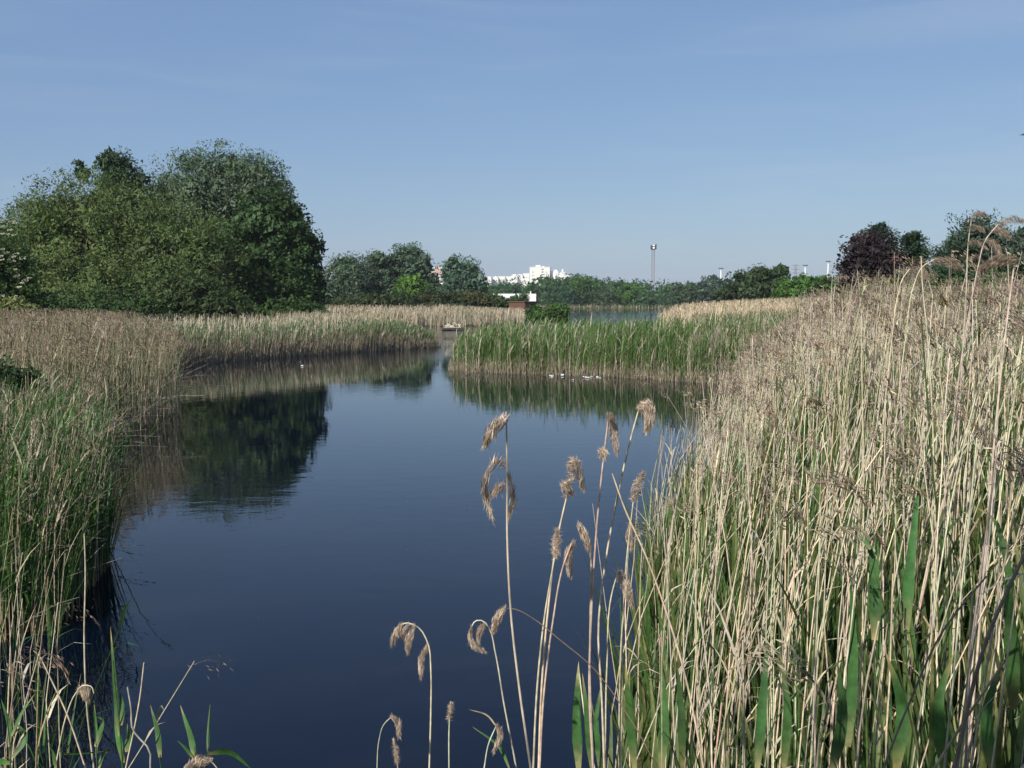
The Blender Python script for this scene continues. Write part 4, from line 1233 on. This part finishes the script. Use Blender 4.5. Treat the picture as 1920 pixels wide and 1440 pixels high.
def lattice_mast():
    Y = 480.
    c = at(1225, 468, Y)
    t = empty('floodlight_mast', (c[0], Y, 1.2), 'faded red and white lattice mast with floodlights above the wood', 'mast')
    hh, w = c[2] - 1.2, .62
    for sx in (-1, 1):
        for sy in (-1, 1):
            m = MB()
            m.box(sx * w - .065, sx * w + .065, sy * w - .065, sy * w + .065, 0, hh)
            part(m, 'leg', M_STEEL, t)
    nb = 13
    for k in range(nb):
        z0, z1 = hh * k / nb, hh * (k + 1) / nb
        m = MB()
        for (ax, ay, bx, by) in ((-w, -w, w, -w), (-w, w, w, w), (-w, -w, -w, w), (w, -w, w, w)):
            m.tubes(np.array([[(ax, ay, z0), (bx, by, z1)], [(bx, by, z0), (ax, ay, z1)], [(ax, ay, z1), (bx, by, z1)]], float), .03, (0, 0, 0, 0), 4)
        part(m, 'bracing', M_REDST if k % 3 != 1 else M_STEEL, t)
    m = MB()
    m.box(-.85, .85, -.85, .85, hh + .02, hh + .16)
    part(m, 'platform', M_DARK, t)
    for i, (x, z, rz) in enumerate([(-.95, 1.5, .9), (0, 1.75, 0), (1.0, 1.9, -.9), (0, .65, 0), (1.0, .7, -.9), (-.95, .55, .9)]):
        m = MB()
        m.box(-.48, .48, -.25, .25, -.42, .42)
        o = part(m, 'floodlight', M_DARK, t)
        o.location = (x, -.8 + abs(x) * .3, hh + z)
        o.rotation_euler = (math.radians(-25), 0, rz)
        m = MB()
        m.box(-.42, .42, -.29, -.253, -.36, .36)
        g = part(m, 'lens', M_LAMP if x == 0 else M_DARK, o)
    m = MB()
    m.tubes(np.array([[(-1, 0, hh), (-1, 0, hh + 2.2)], [(1, 0, hh), (1, 0, hh + 2.4)], [(-1.1, 0, hh + 1.2), (1.1, 0, hh + 1.2)]], float), .07, (0, 0, 0, 0), 4)
    part(m, 'lamp_frame', M_DARK, t)


lattice_mast()
for px, top, lab in [(1352, 503, 'white light mast with a dark ring, left of the hedge trees'), (1510, 497.5, 'white light mast beside the pylon'), (1553, 490, 'tallest white light mast, next to the purple tree')]:
    Y = 560.
    c = at(px, top, Y)
    t = empty('light_mast', (c[0], Y, 1.2), lab, 'mast', 'white light masts')
    hh = c[2] - 1.2
    m = MB()
    m.tubes(np.array([[(0, 0, 0), (0, 0, hh * .5), (0, 0, hh)]], float), np.array([[.52, .44, .36]]), (0, 0, 0, 0), 10)
    part(m, 'pole', M_WHITE, t, True)
    m = MB()
    a = np.linspace(0, 2 * math.pi, 17)
    m.tubes(np.column_stack([1.0 * np.cos(a), 1.0 * np.sin(a), np.full(17, hh - .1)])[None], .16, (0, 0, 0, 0), 5)
    m.tubes(np.array([[(0, 0, hh), (math.cos(q), math.sin(q), hh - .1)] for q in (0, 1.57, 3.14, 4.71)]), .09, (0, 0, 0, 0), 4)
    part(m, 'ring', M_DARK, t)
    for k in range(6):
        m = MB()
        q = k * math.pi / 3 + .3
        m.box(-.3, .3, -.22, .22, -.3, .25)
        o = part(m, 'lamp', M_DARK, t)
        o.location = (1.1 * math.cos(q), 1.1 * math.sin(q), hh)
        o.rotation_euler[2] = q


def pylon():
    Y = 1100.
    c = at(1492, 494, Y)
    t = empty('power_pylon', (c[0], Y, 1.2), 'grey lattice power pylon on the horizon between the white masts', 'pylon')
    hh = c[2] - 1.2
    wz = lambda z: 2.6 * (1 - z / hh) + .45
    for sx in (-1, 1):
        for sy in (-1, 1):
            m = MB()
            m.tubes(np.array([[(sx * wz(z), sy * wz(z), z) for z in (0, hh * .5, hh * .97)]]), .16, (0, 0, 0, 0), 4)
            part(m, 'leg', M_STEEL, t)
    m = MB()
    zs = np.linspace(0, hh * .97, 12)
    L = []
    for z0, z1 in zip(zs[:-1], zs[1:]):
        a, b = wz(z0), wz(z1)
        for s in (-1, 1):
            L += [[(-a, s * a, z0), (b, s * b, z1)], [(a, s * a, z0), (-b, s * b, z1)], [(s * a, -a, z0), (s * b, b, z1)]]
    m.tubes(np.array(L, float), .1, (0, 0, 0, 0), 4)
    part(m, 'bracing', M_STEEL, t)
    for z, l in ((hh * .74, 6.5), (hh * .84, 5.2), (hh * .94, 3.8)):
        m = MB()
        m.tubes(np.array([[(-l, 0, z), (0, 0, z + .9), (l, 0, z)], [(-l, 0, z), (0, 0, z - .3), (l, 0, z)]], float), .16, (0, 0, 0, 0), 4)
        part(m, 'crossarm', M_STEEL, t)


pylon()

# ---------------------------------------------------------------- raft, scraps, bird
def raft():
    a, b = at(832, 617, 99.), at(868, 617, 99.)
    t = empty('raft', ((a[0] + b[0]) / 2, 99., 0), 'low floating raft with pale weathered top in the channel', 'raft')
    w = b[0] - a[0]
    for k in range(5):
        m = MB()
        y = -.9 + k * .38
        x = np.linspace(-w / 2 + rng.uniform(-.1, .1), w / 2 + rng.uniform(-.1, .1), 9)
        P = np.column_stack([x, np.full(9, y) + rng.normal(0, .02, 9), .10 + rng.normal(0, .01, 9)])
        m.tubes(P[None], .13 * np.exp(rng.normal(0, .08, (1, 9))), (0, 0, 0, 0), 7)
        part(m, 'log', M_DARK, t, True)
    for k in range(9):
        m = MB()
        x0 = -w / 2 + .1 + k * (w - .2) / 9
        m.box(0, (w - .2) / 9 - .03, -1.05, .85, .24, .30 + rng.uniform(0, .03))
        o = part(m, 'plank', M_WOOD, t)
        o.location = (x0, 0, 0)
    n = 60
    m = MB()
    X = rng.uniform(-w / 2 + .5, w / 2, n)
    m.tubes(np.stack([np.column_stack([X, rng.uniform(-.8, .6, n), np.full(n, .33)]), np.column_stack([X + rng.normal(0, .35, n), rng.uniform(-.8, .6, n), .36 + .3 * rng.random(n) + .12 * (X > .4)])], 1), .055, (0, 0, 0, 0), 4)
    part(m, 'twig_pile', M_WOOD, t)


raft()
scr = [(1033, 706, .13, 'leftmost of the white scraps floating before the islet'), (1056, 705, .15, 'flat white scrap floating second from the left before the islet'), (1074, 713.5, .07, 'small white scrap floating nearest to the viewer before the islet'),
       (1096, 708.5, .12, 'left one of two touching white scraps before the islet'), (1102, 709.5, .12, 'right one of two touching white scraps before the islet'), (1109, 708, .09, 'small white scrap just right of the touching pair'),
       (1121, 707.5, .08, 'white scrap near the right end of the floating row'), (1124.5, 709, .07, 'last white scrap on the right of the floating row'), (567, 687, .1, 'single white scrap floating before the far left bank')]
for px, py, L, lab in scr:
    r = ray(px, py)
    g = np.array([0, 0, H]) + r * (-H / r[2])
    t = MB()
    n = 14
    a = rng.uniform(0, 6.28, n)
    el = rng.uniform(.1, 1.2, n)
    # a tuft of curled white flakes heaped on the water
    D = np.column_stack([np.cos(a) * np.cos(el), np.sin(a) * np.cos(el) * .6, np.sin(el) * .55])
    P = np.stack([g + D * L * q * [1, 1, 1] + [0, 0, .012 + .02 * q * (1 - q)] for q in (0., .35, .7, 1.)], 1)
    sd = unit(np.cross(D, rng.normal(0, .3, (n, 3)) + [0, 0, 1]))
    t.vleaves(P, L * np.array([[.12, .3, .28, .06]]), sd, .25, (.8, .8, .78, 0))
    tag(t.build('floating_scrap', M_FEATHER), lab, 'scrap', 'white scraps on the water')


n = 26
mb = MB()
X = rng.uniform(-5, 2, n)
Yv = rng.uniform(7, 26, n)
a = rng.uniform(0, 6.28, n)
L = rng.uniform(.02, .06, n)[:, None]
mb.diamonds(np.column_stack([X, Yv, np.full(n, .004)]), np.column_stack([np.cos(a), np.sin(a), a * 0]) * L, np.column_stack([-np.sin(a), np.cos(a), a * 0]) * L * .4, vary((.06, .05, .03, 0), n, .5))
tag(mb.build('floating_leaves', M_REED), 'scattered dark flecks floating on the open water', 'debris', None, 'stuff')


def bird():
    c = at(1917, 253, 60.)
    t = empty('bird', c, 'small dark bird flying high at the right edge of the picture', 'bird')
    m = MB()
    x = np.array([-.12, -.08, -.02, .05, .10, .13])
    m.tubes(np.column_stack([x, x * 0, [0, .005, 0, 0, .015, .012]])[None], np.array([[.006, .022, .034, .028, .02, .003]]), (0, 0, 0, 0), 8)
    part(m, 'body', M_BIRD, t, True)
    for s in (-1, 1):
        m = MB()
        m.vleaves(np.array([[(.03, s * .02, .01), (.05, s * .1, .05), (.03, s * .18, .06), (-.03, s * .26, .045)]]), np.array([[.045, .05, .035, .006]]), np.array([[1., 0, 0]]), .1, (0, 0, 0, 0))
        part(m, 'wing', M_BIRD, t, True)
    m = MB()
    m.vleaves(np.array([[(-.1, 0, 0), (-.15, 0, 0), (-.19, 0, .005)]]), np.array([[.012, .026, .034]]), np.array([[0., 1, 0]]), .05, (0, 0, 0, 0))
    part(m, 'tail', M_BIRD, t, True)


bird()

# ---------------------------------------------------------------- the air
mb = MB()
mb.box(-2700, 2700, -300, 2700, -2.0, 66.0)
hz = mb.build('haze', M_WHITE, None, False)
hm = bpy.data.materials.new('air')
hm.use_nodes = True
hn = hm.node_tree
hn.nodes.clear()
ho = hn.nodes.new('ShaderNodeOutputMaterial')
hv = hn.nodes.new('ShaderNodeVolumePrincipled')
hv.inputs['Color'].default_value = (.84, .91, 1.0, 1)
hv.inputs['Density'].default_value = .00016
hv.inputs['Anisotropy'].default_value = .0
hn.links.new(hv.outputs[0], ho.inputs['Volume'])
hz.data.materials.clear()
hz.data.materials.append(hm)
tag(hz, 'thin pale air over the whole scene', None, None, 'stuff')
